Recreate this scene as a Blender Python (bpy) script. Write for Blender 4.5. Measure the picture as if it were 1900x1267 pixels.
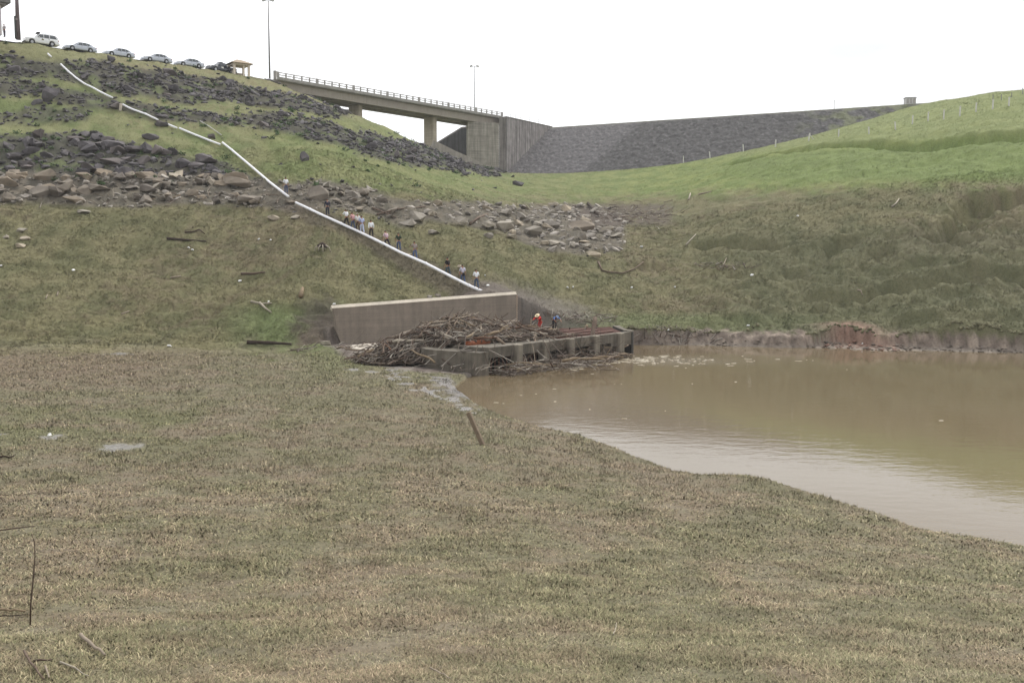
import bpy, bmesh, math, random
import numpy as np
from mathutils import Vector, Matrix
random.seed(7); RNG = np.random.default_rng(11)
scene = bpy.context.scene
for o in list(bpy.data.objects): bpy.data.objects.remove(o)
# ------------------------------------------------------------------ camera
F = 1850.0; W0, H0 = 1900.0, 1267.0; HOR = 480.0
PITCH = math.atan((H0/2-HOR)/F)
cam_d = bpy.data.cameras.new('camera'); cam = bpy.data.objects.new('camera', cam_d)
scene.collection.objects.link(cam); scene.camera = cam
cam_d.sensor_width = 36.0; cam_d.lens = 36.0*F/W0; cam_d.clip_end = 6000; cam_d.clip_start = 0.1
cam.location = (0,0,0); cam.rotation_euler = (math.pi/2-PITCH, 0, 0)
scene.render.resolution_x = 1024; scene.render.resolution_y = 682
# ------------------------------------------------------------------ light
SUN_EL, SUN_AZ = math.radians(44), math.radians(38)      # behind the dam, a little to the right
world = bpy.data.worlds.new('World'); scene.world = world; world.use_nodes = True
def build_world():
    nt = world.node_tree; nt.nodes.clear(); N = nt.nodes; L = nt.links
    out = N.new('ShaderNodeOutputWorld'); bg = N.new('ShaderNodeBackground')
    sky = N.new('ShaderNodeTexSky'); sky.sky_type = 'NISHITA'; sky.sun_disc = False
    sky.sun_elevation = SUN_EL; sky.sun_rotation = SUN_AZ
    sc = N.new('ShaderNodeVectorMath'); sc.operation = 'SCALE'; sc.inputs['Scale'].default_value = 0.10
    L.new(sky.outputs[0], sc.inputs[0])
    tc = N.new('ShaderNodeTexCoord'); sep = N.new('ShaderNodeSeparateXYZ'); L.new(tc.outputs['Generated'], sep.inputs[0])
    mr = N.new('ShaderNodeMapRange'); L.new(sep.outputs['Z'], mr.inputs[0])
    mr.inputs[1].default_value = 0.0; mr.inputs[2].default_value = 0.9; mr.inputs[3].default_value = 1.34; mr.inputs[4].default_value = 1.5
    mp = N.new('ShaderNodeMapping'); mp.inputs['Scale'].default_value = (1.4, 1.4, 5.0); mp.inputs['Location'].default_value = (3.1, 0.4, 0.55)
    L.new(tc.outputs['Generated'], mp.inputs[0])
    nz = N.new('ShaderNodeTexNoise'); nz.inputs['Scale'].default_value = 1.3; nz.inputs['Detail'].default_value = 5; nz.inputs['Roughness'].default_value = 0.5
    L.new(mp.outputs[0], nz.inputs[0])
    m2 = N.new('ShaderNodeMapRange'); L.new(nz.outputs[0], m2.inputs[0])
    m2.inputs[1].default_value = 0.38; m2.inputs[2].default_value = 0.62; m2.inputs[3].default_value = 0.72; m2.inputs[4].default_value = 1.06
    # thicker, greyer cloud towards the right of the valley
    m3 = N.new('ShaderNodeMapRange'); L.new(sep.outputs['X'], m3.inputs[0])
    m3.inputs[1].default_value = 0.0; m3.inputs[2].default_value = 0.55; m3.inputs[3].default_value = 1.0; m3.inputs[4].default_value = 0.84
    a = N.new('ShaderNodeMath'); a.operation = 'MULTIPLY'; L.new(mr.outputs[0], a.inputs[0]); L.new(m2.outputs[0], a.inputs[1])
    b = N.new('ShaderNodeMath'); b.operation = 'MULTIPLY'; L.new(a.outputs[0], b.inputs[0]); L.new(m3.outputs[0], b.inputs[1])
    col = N.new('ShaderNodeVectorMath'); col.operation = 'SCALE'; col.inputs[0].default_value = (0.985, 0.99, 1.0)
    L.new(b.outputs[0], col.inputs['Scale'])
    mx = N.new('ShaderNodeMix'); mx.data_type = 'RGBA'; mx.inputs[0].default_value = 0.93
    L.new(sc.outputs[0], mx.inputs[6]); L.new(col.outputs[0], mx.inputs[7])
    L.new(mx.outputs[2], bg.inputs[0]); bg.inputs[1].default_value = 1.0
    L.new(bg.outputs[0], out.inputs[0])
build_world()
sd = bpy.data.lights.new('sun', 'SUN'); so = bpy.data.objects.new('sun', sd); scene.collection.objects.link(so)
sd.energy = 3.0; sd.angle = math.radians(14); sd.color = (1.0, 0.965, 0.90)
sdir = Vector((math.cos(SUN_EL)*math.sin(SUN_AZ), math.cos(SUN_EL)*math.cos(SUN_AZ), math.sin(SUN_EL)))
so.rotation_euler = (-sdir).to_track_quat('-Z', 'Y').to_euler()
scene.view_settings.view_transform = 'Standard'; scene.view_settings.look = 'None'
scene.view_settings.exposure = 0.20; scene.view_settings.gamma = 1.0
scene.cycles.max_bounces = 6; scene.cycles.diffuse_bounces = 3; scene.cycles.glossy_bounces = 3
scene.cycles.use_adaptive_sampling = True
# ------------------------------------------------------------------ projection helpers
CP, SP = math.cos(PITCH), math.sin(PITCH)
def pt(px, py, Y):
    """point seen at photo pixel px,py at distance Y along the view axis on the ground plan"""
    u, v = px-W0/2, H0/2-py
    dx, dy, dz = u, F*CP+v*SP, -F*SP+v*CP
    k = Y/dy
    return (dx*k, Y, dz*k)
def proj(X, Y, Z):
    X, Y, Z = np.asarray(X, float), np.asarray(Y, float), np.asarray(Z, float)
    f = Y*CP - Z*SP; up = Y*SP + Z*CP
    f = np.where(f < 0.5, 0.5, f)
    return W0/2 + F*X/f, H0/2 - F*up/f
def ptz(px, py, z):
    u, v = px-W0/2, H0/2-py
    dx, dy, dz = u, F*CP+v*SP, -F*SP+v*CP
    k = z/dz
    return (dx*k, dy*k, z)
# ------------------------------------------------------------------ noise
def _h(ix, iy, s):
    n = (ix.astype(np.int64)*374761393 + iy.astype(np.int64)*668265263 + s*974711) & 0xffffffff
    n = ((n ^ (n >> 13))*1274126177) & 0xffffffff
    n = n ^ (n >> 16)
    return n
def pn(x, y, s=0):
    x = np.asarray(x, float); y = np.asarray(y, float)
    x0 = np.floor(x); y0 = np.floor(y); fx = x-x0; fy = y-y0
    u = fx*fx*fx*(fx*(fx*6-15)+10); v = fy*fy*fy*(fy*(fy*6-15)+10)
    def g(ix, iy, dx, dy):
        a = (_h(ix, iy, s) & 1023)*(2*math.pi/1024)
        return np.cos(a)*dx + np.sin(a)*dy
    a = g(x0, y0, fx, fy); b = g(x0+1, y0, fx-1, fy); c = g(x0, y0+1, fx, fy-1); d = g(x0+1, y0+1, fx-1, fy-1)
    return 1.5*((a*(1-u)+b*u)*(1-v) + (c*(1-u)+d*u)*v)
def fbm(x, y, s=0, o=4, g=0.5):
    t = 0; a = 1.0; f = 1.0
    for i in range(o):
        t = t + a*pn(np.asarray(x)*f+i*17.3, np.asarray(y)*f-i*9.1, s+i); a *= g; f *= 2.03
    return t
def ss(a, b, x):
    t = np.clip((x-a)/(b-a), 0, 1); return t*t*(3-2*t)
# ------------------------------------------------------------------ polygons and lines in plan
def sdpoly(X, Y, P):
    """signed distance, positive outside"""
    X = np.asarray(X, float); Y = np.asarray(Y, float)
    d = np.full(X.shape, 1e9); ins = np.zeros(X.shape, bool); n = len(P)
    for i in range(n):
        ax, ay = P[i][0], P[i][1]; bx, by = P[(i+1) % n][0], P[(i+1) % n][1]
        ex, ey = bx-ax, by-ay; L2 = ex*ex+ey*ey+1e-12
        t = np.clip(((X-ax)*ex+(Y-ay)*ey)/L2, 0, 1)
        d = np.minimum(d, np.hypot(X-ax-t*ex, Y-ay-t*ey))
        if ay != by:
            c = ((ay > Y) != (by > Y)) & (X < (bx-ax)*(Y-ay)/(by-ay)+ax)
            ins ^= c
    return np.where(ins, -d, d)
def dline(X, Y, P):
    """distance to polyline, signed: negative on the camera side (smaller Y)"""
    X = np.asarray(X, float); Y = np.asarray(Y, float)
    best = np.full(X.shape, 1e9); sg = np.zeros(X.shape); tt = np.zeros(X.shape); n = len(P)-1
    for i in range(n):
        ax, ay = P[i][0], P[i][1]; bx, by = P[i+1][0], P[i+1][1]
        ex, ey = bx-ax, by-ay; L2 = ex*ex+ey*ey+1e-12
        tr = ((X-ax)*ex+(Y-ay)*ey)/L2; t = np.clip(tr, 0, 1)
        d = np.hypot(X-ax-t*ex, Y-ay-t*ey)
        s = np.sign(ex*(Y-ay)-ey*(X-ax))
        m = d < best
        best = np.where(m, d, best); sg = np.where(m, s, sg); tt = np.where(m, (i+t)/n, tt)
    return best, sg, tt
def ip(x, xs, ys): return np.interp(x, xs, ys)
# ------------------------------------------------------------------ terrain
WZ = -7.6
cols = {
 -400: [(640,68),(520,78),(400,90),(300,101),(200,112),(90,119)],
 0: [(640,76),(580,82),(520,88),(460,95),(400,102),(350,108.5),(300,115),(250,121.5),(200,128),(150,134.5),(108,140)],
 200: [(640,78),(580,84),(520,90),(460,97),(400,104),(350,111),(300,118),(250,126),(200,134),(150,143),(118,149)],
 400: [(640,80),(580,86),(520,91.5),(460,98),(400,105),(350,113),(300,121.5),(250,131),(200,143),(165,156)],
 520: [(640,81.5),(600,84),(550,88.5),(500,93),(450,98.5),(400,105),(350,113.5),(300,123.5),(250,135.5),(200,153),(175,164)],
 600: [(560,88),(500,93),(460,97),(400,104),(360,111),(320,119),(280,129),(240,142),(215,155),(192,177)],
 700: [(500,96),(460,100),(420,105),(380,112),(340,121),(300,134),(270,148),(248,163),(231,180)],
 800: [(480,99.5),(450,103),(420,108),(390,114),(360,123),(330,137),(300,157),(279,185)],
 900: [(530,92.5),(500,97),(460,104),(430,111),(400,120),(370,133),(342,155),(322,178),(314,192)],
 1000: [(560,93),(520,98),(480,106),(450,113),(420,122),(390,135),(360,155),(342,178),(325,205)],
 1100: [(560,96),(520,101.5),(480,109),(450,117),(420,126),(390,140),(360,160),(340,183),(324,212)],
 1200: [(612,88.5),(580,94),(540,100),(500,107),(460,116),(420,128),(390,141),(360,158),(335,180),(312,207)],
 1350: [(610,88.5),(580,92.5),(540,98),(500,104.5),(460,111.5),(420,120.5),(380,132),(340,146),(310,163),(290,188)],
 1500: [(610,87.5),(580,91),(540,96),(500,101.5),(460,107.5),(420,114.5),(380,123),(340,133),(300,146),(275,158),(262,172),(258,200)],
 1650: [(605,86),(580,88.5),(540,93),(500,98),(460,103),(420,109),(380,116),(340,124),(300,134),(265,146),(236,158),(222,178)],
 1720: [(600,85),(300,131),(262,142),(228,153),(205,172),(193,190)],
 1800: [(600,84),(560,88),(520,92.5),(480,97),(440,102),(400,107.5),(360,113.5),(320,120.5),(280,129),(250,136),(215,146),(192,160),(184,168)],
 1900: [(600,82.5),(560,86.5),(520,91),(480,95),(440,99.5),(400,104.5),(360,110),(320,116.5),(280,124),(250,130),(200,142),(172,153)],
 2300: [(610,78),(500,88),(400,99),(300,114),(250,122),(180,136),(150,146)],
 3000: [(620,68),(400,88),(200,118)],
}
ctrl = []
for px, l in cols.items():
    for py, Y in l: ctrl.append(pt(px, py, Y))
field = [(px,1267,9) for px in (-400,0,475,950)] + [(1425,1267,9.3),(1900,1267,9.5),(2400,1267,9.5),
 (1900,1100,17.5),(1900,1005,25.6),(1425,1100,16.5),(1425,950,26.5),(1425,893,32.6),(1650,1000,24.3),
 (950,1100,15.2),(950,950,24.5),(950,850,34.5),(950,795,42.5),(1200,950,25.5),(1200,880,33.4),
 (475,1100,15),(475,950,23.5),(475,850,33),(475,750,46.5),(475,690,60),(475,655,73),
 (0,1100,14.8),(0,950,23),(0,850,32),(0,750,45),(0,690,57),(0,655,70),(-500,1000,20),(-500,800,35),(-500,680,56),
 (700,760,46),(720,690,62),(640,660,73),(893,825,37.2),(800,760,47),(820,725,54),(2400,1050,22),
 (650,556,89.5),(750,550,92),(850,545,93),(955,542,95),(1000,572,93),(1080,588,91.5),(1150,602,89.5)]
ctrl += [pt(*p) for p in field]
ctrl += [(0,0,-1.7),(0,4,-2.7),(0,-10,0),(0,-40,4),(30,0,-3),(30,-30,0),(-30,0,-1.5),(-30,-30,3),(60,0,-5),(60,30,-7),(-60,20,-3),(100,40,-4),(130,0,0),(-100,30,2)]
# the level road along the crest and the ground behind it
RD = [(-118.0,94.0),(-100.0,113.6),(-86.0,128.6),(-73.0,142.5),(-68.8,146.2),(-60.5,154.6),(-52.6,162.2),(-47.9,168.0),(-42.8,174.2),(-41.0,177.5)]
ROADZ = 30.75
for x, y in RD[:-1]:
    for k in (0.6, 8, 22): ctrl.append((x-.72*k, y+.69*k, ROADZ if k < 10 else ROADZ-0.6))
ctrl += [(-45,184,30),(-60,215,29),(-110,170,30),(-150,120,30),(-150,220,28),(-200,60,28),(-120,300,28),(-60,290,20),
 (-27,207,20),(-14,214,15),(0,222,14),(-22,245,16),(-8,245,14),(20,250,17),(60,235,18),(100,225,22),(30,300,17),(120,260,22),(150,210,27),
 (110,180,27.5),(104,160,27),(135,180,27.5),(180,150,28),(220,60,20),(220,-60,10),(-200,-60,10),(0,-150,8),(0,400,16),(300,300,26),(-300,300,26)]
ctrl = np.array(ctrl)
def _tps(r2): return np.where(r2 > 1e-9, 0.5*r2*np.log(r2+1e-12), 0.0)
def _solve():
    s = 0.01; P = ctrl[:, :2]*s; n = len(P)
    d = ((P[:, None]-P[None])**2).sum(-1); K = _tps(d) + np.eye(n)*2e-5
    A = np.zeros((n+3, n+3)); A[:n, :n] = K; A[:n, n] = 1; A[:n, n+1:] = P; A[n, :n] = 1; A[n+1:, :n] = P.T
    b = np.zeros(n+3); b[:n] = ctrl[:, 2]
    return np.linalg.solve(A, b)
_W = _solve()
def base_z(X, Y):
    X = np.asarray(X, float).ravel(); Y = np.asarray(Y, float).ravel(); s = 0.01
    out = np.empty(X.shape); P = ctrl[:, :2]*s; n = len(P)
    for i in range(0, len(X), 40000):
        x = X[i:i+40000]*s; y = Y[i:i+40000]*s
        d = (x[:, None]-P[None, :, 0])**2 + (y[:, None]-P[None, :, 1])**2
        out[i:i+40000] = _tps(d)@_W[:n] + _W[n] + _W[n+1]*x + _W[n+2]*y
    return np.clip(out, -9, 33)
# water outline
near = [(843,706),(852,722),(893,750),(960,772),(1010,786),(1080,797),(1130,818),(1200,842),(1262,866),(1300,872),(1380,870),(1440,887),(1500,905),(1600,938),(1680,960),(1745,977),(1820,994),(1900,1007),(2300,1090)]
far = [(2600,672),(2200,660),(1900,656),(1800,653),(1720,651),(1660,652),(1600,650),(1560,646),(1450,645),(1300,641),(1190,640),(1110,640),(1000,662),(900,690),(862,702)]
WP = [ptz(a, b, -7.28)[:2] for a, b in near] + [(60, 22), (90, 30)] + [ptz(a, b, WZ)[:2] for a, b in far]
# walls and intake in plan
WL, WR = (-15.3, 83.4), (0.45, 92.0)             # retaining wall line (camera face)
F0, F1, B1, B0 = (-2.1, 64.2), (10.2, 80.0), (8.9, 85.6), (-7.2, 69.5)
PIT = [(-15.2,83.6),(0.5,92.15),(4,89.5),(9.2,86),(10.2,80),(-2.1,64.2),(-5.5,63.0),(-9.5,66.5),(-11.5,71.5),(-13.5,78)]
def pxl(l, Y=None): return [pt(a, b, c)[:2] for a, b, c in l]
scarps = [  # (pixel polyline with depth, drop, reach downhill, lift above)
 ([(1690,462,104),(1712,448,106),(1745,438,108),(1775,415,111),(1800,398,113),(1838,404,111.5),(1868,386,112.5),(1910,372,112),(2050,350,112)], 1.7, 6.0),
 ([(1440,548,96),(1500,540,96.5),(1560,548,94.5),(1620,541,94.5),(1700,528,95),(1760,517,95.5),(1830,512,94.5),(1910,508,92.5),(2100,500,90)], 1.25, 3.0),
 ([(1420,530,99),(1440,514,101),(1475,508,101.5),(1510,480,105.5),(1540,462,108),(1575,450,109)], 0.9, 3.0),
 ([(1265,460,114),(1300,448,116),(1350,445,115),(1400,444,114),(1430,452,112),(1490,458,109)], 1.3, 3.6),
 ([(1560,520,98.5),(1590,492,101.5),(1618,470,104),(1650,462,104)], 0.9, 3.0),
 ([(1380,575,93.5),(1430,560,95),(1480,556,94.5),(1520,570,92)], 0.45, 2.0),
 ([(1340,298,172),(1400,288,168),(1480,276,163),(1560,269,156),(1650,262,147.5),(1750,255,139),(1900,249,131),(2100,243,124)], 1.1, 5.5),
 ([(960,478,108),(1010,472,109.5),(1060,478,108),(1090,490,105.5)], 0.5, 3.0),
 ([(1160,498,108),(1200,488,110),(1245,492,108)], 0.6, 3.0),
 ([(470,590,85),(520,578,86.5),(570,565,88),(600,560,88.5)], 0.6, 2.5),
 ([(120,470,94),(250,480,94),(380,476,95)], 0.25, 2.5),
 ([(150,560,84.5),(280,548,86.5),(420,556,87)], 0.25, 2.5),
]
SC = [(pxl(l), h, r) for l, h, r in scarps]
# rock bands on the left hill as (upper, lower) edges over photo columns, only used to author masks on the ground itself
def bandmask(px, py, X, Y, xs, up, lo, soft=6):
    w = 7*fbm(X*0.16, Y*0.16, 31, 3)
    u = ip(px, xs, up)+w; l = ip(px, xs, lo)+w
    m = ss(-soft, soft, py-u)*ss(-soft, soft, l-py)
    return m*ss(xs[0]-8, xs[0]+8, px)*ss(xs[-1]+8, xs[-1]-8, px) if xs[0] > -300 else m*ss(xs[-1]+8, xs[-1]-8, px)
def zones(X, Y, Z):
    px, py = proj(X, Y, Z)
    ok = (Y > 60) & (Y < 205)
    A = bandmask(px, py, X, Y, [-500,0,100,200,300,400,500,600,650], [40,102,114,118,130,147,166,192,208], [100,146,142,168,184,192,196,214,217])
    B = bandmask(px, py, X, Y, [-500,0,60,110,200,300,400,460,520,600,680,740,850,945], [100,145,150,165,178,200,211,212,211,225,246,262,286,312], [140,176,178,196,199,222,231,236,246,266,290,304,318,326])
    C = bandmask(px, py, X, Y, [-500,0,60,165], [150,212,198,200], [190,228,226,226])*0.8
    D = bandmask(px, py, X, Y, [-500,0,150,230,330,420,460,512], [200,250,244,262,288,300,322,340], [300,345,345,345,345,345,345,350])
    E = bandmask(px, py, X, Y, [-500,0,200,350,430,520,600,650,740,800,850,940,1000,1070,1130,1160], [290,322,326,320,322,340,336,346,368,372,372,380,380,380,390,400], [355,372,384,382,384,388,388,392,418,416,420,434,462,470,470,455])
    dark = np.clip(np.maximum.reduce([A, B, C, D]), 0, 1)*ok
    return px, py, dark, np.clip(E, 0, 1)*ok
def tz(X, Y, detail=True):
    X = np.asarray(X, float); sh = X.shape; X = X.ravel(); Y = np.asarray(Y, float).ravel()
    z = base_z(X, Y)
    wx_ = X+0.9*fbm(X*.3, Y*.3, 71, 2); wy_ = Y+0.9*fbm(X*.3+9, Y*.3, 72, 2)+.12*fbm(X*1.1, Y*1.1, 74, 2)
    for P, h, r in SC:
        d, s, t = dline(wx_, wy_, P)
        endf = ss(0.0, 0.10, t)*ss(1.0, 0.90, t)
        below = np.where(s < 0, 1.0, 0.0)
        dn = d+0.35*fbm(X*.8, Y*.8, 77, 2)*below
        prof = -h*(1+.35*pn(X*.5, Y*.5, 79))*ss(0, 1.5, dn)*np.clip(1-dn/(r), 0, 1)**1.2
        z = z + below*prof*endf*1.8 + (1-below)*0.10*h*np.exp(-(d/2.0)**2)*endf
    if detail:
        hill = ss(66, 84, Y+np.abs(X)*0.15)
        z = z + (0.30*fbm(X*.13, Y*.13, 3, 3)+0.13*fbm(X*.6, Y*.8, 5, 3)+0.16*fbm(X*.16, Y*.75, 6, 2))*hill*ss(230, 150, Y) + 0.09*pn(X*.35, Y*.35, 8)*(1-hill) + 0.028*fbm(X*1.3, Y*1.3, 9, 3)*(1-hill)
        px, py, dk, E = zones(X, Y, z)
        z = z + dk*(0.32*fbm(X*.55, Y*.4, 21, 4)+0.15) + E*0.22*fbm(X*.6, Y*.6, 23, 3)
        # terraces of the rocky hill
        # lumpy turf on the right bank
        rb = ss(12, 24, X)*ss(78, 84, Y)*ss(118, 106, Y)
        z = z + rb*(0.95*(.5-np.abs(pn(X*.20+.3*pn(X*.3, Y*.3, 43), Y*.24, 42))) + 0.34*np.abs(fbm(X*.42, Y*.42, 41, 3)) - .3)
        lb_ = ss(5, -5, X)*ss(86, 92, Y)*ss(112, 104, Y); z = z + lb_*0.22*(.5-np.abs(pn(X*.22, Y*.3, 45)))
    # pit in front of the wall
    dw = sdpoly(X, Y, PIT)
    pit = -7.12 + 0.06*pn(X*.8, Y*.8, 51)
    behind = ((X-WL[0])*(WR[1]-WL[1])-(Y-WL[1])*(WR[0]-WL[0])) < -0.28*17.9   # behind wall line
    k = ss(-0.0, 1.5+0.6*pn(X*.6, Y*.6, 53), dw); k = np.where(behind, ss(-0.1, 0.25, dw), k)
    z = np.where(z > pit, z*k+pit*(1-k), z)
    # water basin
    dsh = sdpoly(X, Y, WP)
    wob = 0.35*fbm(X*.35, Y*.35, 61, 3)+0.10*pn(X*1.5, Y*1.5, 62)
    dsh2 = dsh + np.where(Y > 60, wob, wob*0.25)
    farb = ss(66, 74, Y)
    bite = np.exp(-((X-29.5)/2.9)**2)*farb          # the slumped red bank
    wid = (0.30*(1-farb) + farb*np.clip(1.0+1.1*pn(X*.2, 3.3, 66), .35, 2.2))*(1-0.15*bite)
    rise = (0.75*(1-farb) + farb*(1.15+0.3*pn(X*.13, 9.1, 67)+0.35*ss(24, 30, X)+0.7*bite))
    foot = farb*(1.5*np.clip(0.5+1.1*pn(X*.12, 5.5, 68), 0.08, 1.1)*(1-.6*bite)+1.7*bite)   # low mud shelf
    t = dsh2-foot
    prof = np.where(dsh2 < 0, WZ-0.05+np.clip(dsh2, -3, 0)*0.45, WZ-0.05+np.clip(dsh2, 0, 10)*0.16/np.maximum(1, 1))
    prof = prof + np.where(t > 0, rise*ss(0, 1, t/np.maximum(wid, .1)) + np.clip(t-wid, 0, 400)*0.9, 0)
    if detail: prof = prof + (dsh2 > 0)*farb*(0.17*fbm(X*1.3, Y*1.3, 69, 4)+.22*ss(0, .3, t)*ss(2.2, 1.0, t)*fbm(X*1.0, Y*.5, 70, 3))
    z = np.minimum(z, prof)
    return z.reshape(sh)
def hit(px, py, lo=6, hi=240):
    u, v = px-W0/2, H0/2-py
    d = np.array([u, F*CP+v*SP, -F*SP+v*CP]); d = d/d[1]
    Y = np.exp(np.linspace(math.log(lo), math.log(hi), 900)); X = Y*d[0]; Z = Y*d[2]
    g = tz(X, Y) - Z
    idx = np.where(g > 0)[0]
    if len(idx) == 0: i = int(np.argmax(g)); return Vector((X[i], Y[i], float(tz([X[i]], [Y[i]])[0])))
    i = idx[0]
    if i == 0: return Vector((X[0], Y[0], Z[0]+g[0]))
    t = g[i-1]/(g[i-1]-g[i]); Yh = Y[i-1]+(Y[i]-Y[i-1])*t
    return Vector((Yh*d[0], Yh, Yh*d[2]))
def gz(x, y): return float(tz(np.array([x]), np.array([y]))[0])
def gnormal(x, y, e=0.6):
    a = tz(np.array([x-e, x+e, x, x]), np.array([y, y, y-e, y+e]))
    return Vector((-(a[1]-a[0])/(2*e), -(a[3]-a[2])/(2*e), 1)).normalized()
# ------------------------------------------------------------------ object helpers
COL = scene.collection
def lin(c):
    c = np.asarray(c, float)/255.0
    return np.where(c <= 0.04045, c/12.92, ((c+0.055)/1.055)**2.4)
def tag(o, label=None, cat=None, group=None, kind=None):
    if label: o['label'] = label
    if cat: o['category'] = cat
    if group: o['group'] = group
    if kind: o['kind'] = kind
    return o
def empty(name, loc, rz=0.0, label=None, cat=None, group=None):
    o = bpy.data.objects.new(name, None); COL.objects.link(o); o.location = loc; o.rotation_euler = (0, 0, rz)
    o.empty_display_size = 0.3
    return tag(o, label, cat, group)
def mesh_np(name, V, Fc, mats, parent=None, col=None, nrm=None, smooth=False, matidx=None):
    """V (n,3), Fc list of int arrays of same arity or single array"""
    me = bpy.data.meshes.new(name)
    V = np.asarray(V, np.float32); Fl = Fc if isinstance(Fc, list) else [Fc]
    Fl = [np.asarray(f, np.int32) for f in Fl if len(f)]
    me.vertices.add(len(V)); me.vertices.foreach_set('co', V.ravel())
    nl = sum(f.size for f in Fl); npoly = sum(len(f) for f in Fl)
    me.loops.add(nl); me.loops.foreach_set('vertex_index', np.concatenate([f.ravel() for f in Fl]))
    st = []; o = 0
    for f in Fl:
        k = f.shape[1]; st.append(o+np.arange(len(f))*k); o += f.size
    me.polygons.add(npoly); me.polygons.foreach_set('loop_start', np.concatenate(st).astype(np.int32))
    if smooth: me.polygons.foreach_set('use_smooth', np.ones(npoly, bool))
    if matidx is not None: me.polygons.foreach_set('material_index', np.asarray(matidx, np.int32))
    if col is not None:
        a = me.color_attributes.new('Col', 'FLOAT_COLOR', 'POINT')
        c = np.ones((len(V), 4), np.float32); c[:, :col.shape[1]] = col
        a.data.foreach_set('color', c.ravel())
    if nrm is not None:
        a = me.attributes.new('Nrm', 'FLOAT_VECTOR', 'POINT'); a.data.foreach_set('vector', np.ascontiguousarray(nrm, np.float32).ravel())
    me.update(calc_edges=True); me.validate()
    for m in (mats if isinstance(mats, (list, tuple)) else [mats]): me.materials.append(m)
    o = bpy.data.objects.new(name, me); COL.objects.link(o); o.parent = parent
    return o
class MB:
    """collects shapes into one mesh"""
    def __init__(s): s.bm = bmesh.new()
    def box(s, c, size, rot=None, bevel=0):
        r = bmesh.ops.create_cube(s.bm, size=1.0); vs = r['verts']
        M = Matrix.Translation(Vector(c)) @ (rot.to_4x4() if rot is not None else Matrix.Identity(4)) @ Matrix.Diagonal((*size, 1))
        bmesh.ops.transform(s.bm, matrix=M, verts=vs)
        if bevel:
            es = list({e for v in vs for e in v.link_edges})
            bmesh.ops.bevel(s.bm, geom=es, offset=bevel, segments=1, affect='EDGES', profile=0.5)
        return s
    def prism(s, pts, z0, z1):
        """plan polygon between two heights (each a number or list)"""
        n = len(pts); Z0 = z0 if isinstance(z0, (list, tuple)) else [z0]*n; Z1 = z1 if isinstance(z1, (list, tuple)) else [z1]*n
        a = [s.bm.verts.new((p[0], p[1], Z0[i])) for i, p in enumerate(pts)]
        b = [s.bm.verts.new((p[0], p[1], Z1[i])) for i, p in enumerate(pts)]
        fs = [s.bm.faces.new(a[::-1]), s.bm.faces.new(b)]
        for i in range(n):
            j = (i+1) % n; fs.append(s.bm.faces.new((a[i], a[j], b[j], b[i])))
        return s
    def slab(s, A, B, nrm, t):
        pass
    def tube(s, pts, rad, seg=8, cap=True):
        pts = [Vector(p) for p in pts]; R = rad if isinstance(rad, (list, tuple)) else [rad]*len(pts)
        rings = []; prev = None
        for i, p in enumerate(pts):
            d = (pts[min(i+1, len(pts)-1)]-pts[max(i-1, 0)]).normalized()
            if prev is None:
                a = Vector((0, 0, 1)) if abs(d.z) < 0.9 else Vector((1, 0, 0))
                n = d.cross(a).normalized()
            else:
                n = (prev - d*prev.dot(d)).normalized()
            prev = n; b = d.cross(n)
            rings.append([s.bm.verts.new(p+(n*math.cos(2*math.pi*k/seg)+b*math.sin(2*math.pi*k/seg))*R[i]) for k in range(seg)])
        for i in range(len(rings)-1):
            for k in range(seg):
                j = (k+1) % seg
                s.bm.faces.new((rings[i][k], rings[i][j], rings[i+1][j], rings[i+1][k]))
        if cap:
            s.bm.faces.new(rings[0][::-1]); s.bm.faces.new(rings[-1])
        return s
    def build(s, name, mat, parent=None, smooth=False, recalc=True):
        if recalc: bmesh.ops.recalc_face_normals(s.bm, faces=s.bm.faces)
        me = bpy.data.meshes.new(name); s.bm.to_mesh(me); s.bm.free()
        if smooth: me.polygons.foreach_set('use_smooth', np.ones(len(me.polygons), bool))
        me.materials.append(mat)
        o = bpy.data.objects.new(name, me); COL.objects.link(o); o.parent = parent
        return o
def copy_tree(o, parent=None):
    c = o.copy(); COL.objects.link(c); c.parent = parent
    for ch in list(o.children): copy_tree(ch, c)
    return c
# ------------------------------------------------------------------ materials
def newmat(name):
    m = bpy.data.materials.new(name); m.use_nodes = True; nt = m.node_tree
    b = nt.nodes['Principled BSDF']; b.inputs['Specular IOR Level'].default_value = 0.25
    return m, nt, b
def nnoise(nt, scale, detail=4, rough=0.55, coord='Object', stretch=(1,1,1)):
    tc = nt.nodes.new('ShaderNodeTexCoord'); mp = nt.nodes.new('ShaderNodeMapping'); mp.inputs['Scale'].default_value = stretch
    nt.links.new(tc.outputs[coord], mp.inputs[0])
    n = nt.nodes.new('ShaderNodeTexNoise'); n.inputs['Scale'].default_value = scale; n.inputs['Detail'].default_value = detail; n.inputs['Roughness'].default_value = rough
    nt.links.new(mp.outputs[0], n.inputs[0]); return n
def nramp(nt, src, stops):
    r = nt.nodes.new('ShaderNodeValToRGB'); el = r.color_ramp.elements
    while len(el) > 1: el.remove(el[-1])
    el[0].position = stops[0][0]; el[0].color = (*stops[0][1], 1)
    for p, c in stops[1:]:
        e = el.new(p); e.color = (*c, 1)
    nt.links.new(src, r.inputs[0]); return r
def nmul(nt, a, b, f=1.0, mode='MULTIPLY'):
    m = nt.nodes.new('ShaderNodeMix'); m.data_type = 'RGBA'; m.blend_type = mode; m.inputs[0].default_value = f
    for s, i in ((a, 6), (b, 7)):
        if hasattr(s, 'is_linked'): nt.links.new(s, m.inputs[i])
        else: m.inputs[i].default_value = (*s, 1)
    return m.outputs[2]
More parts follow.
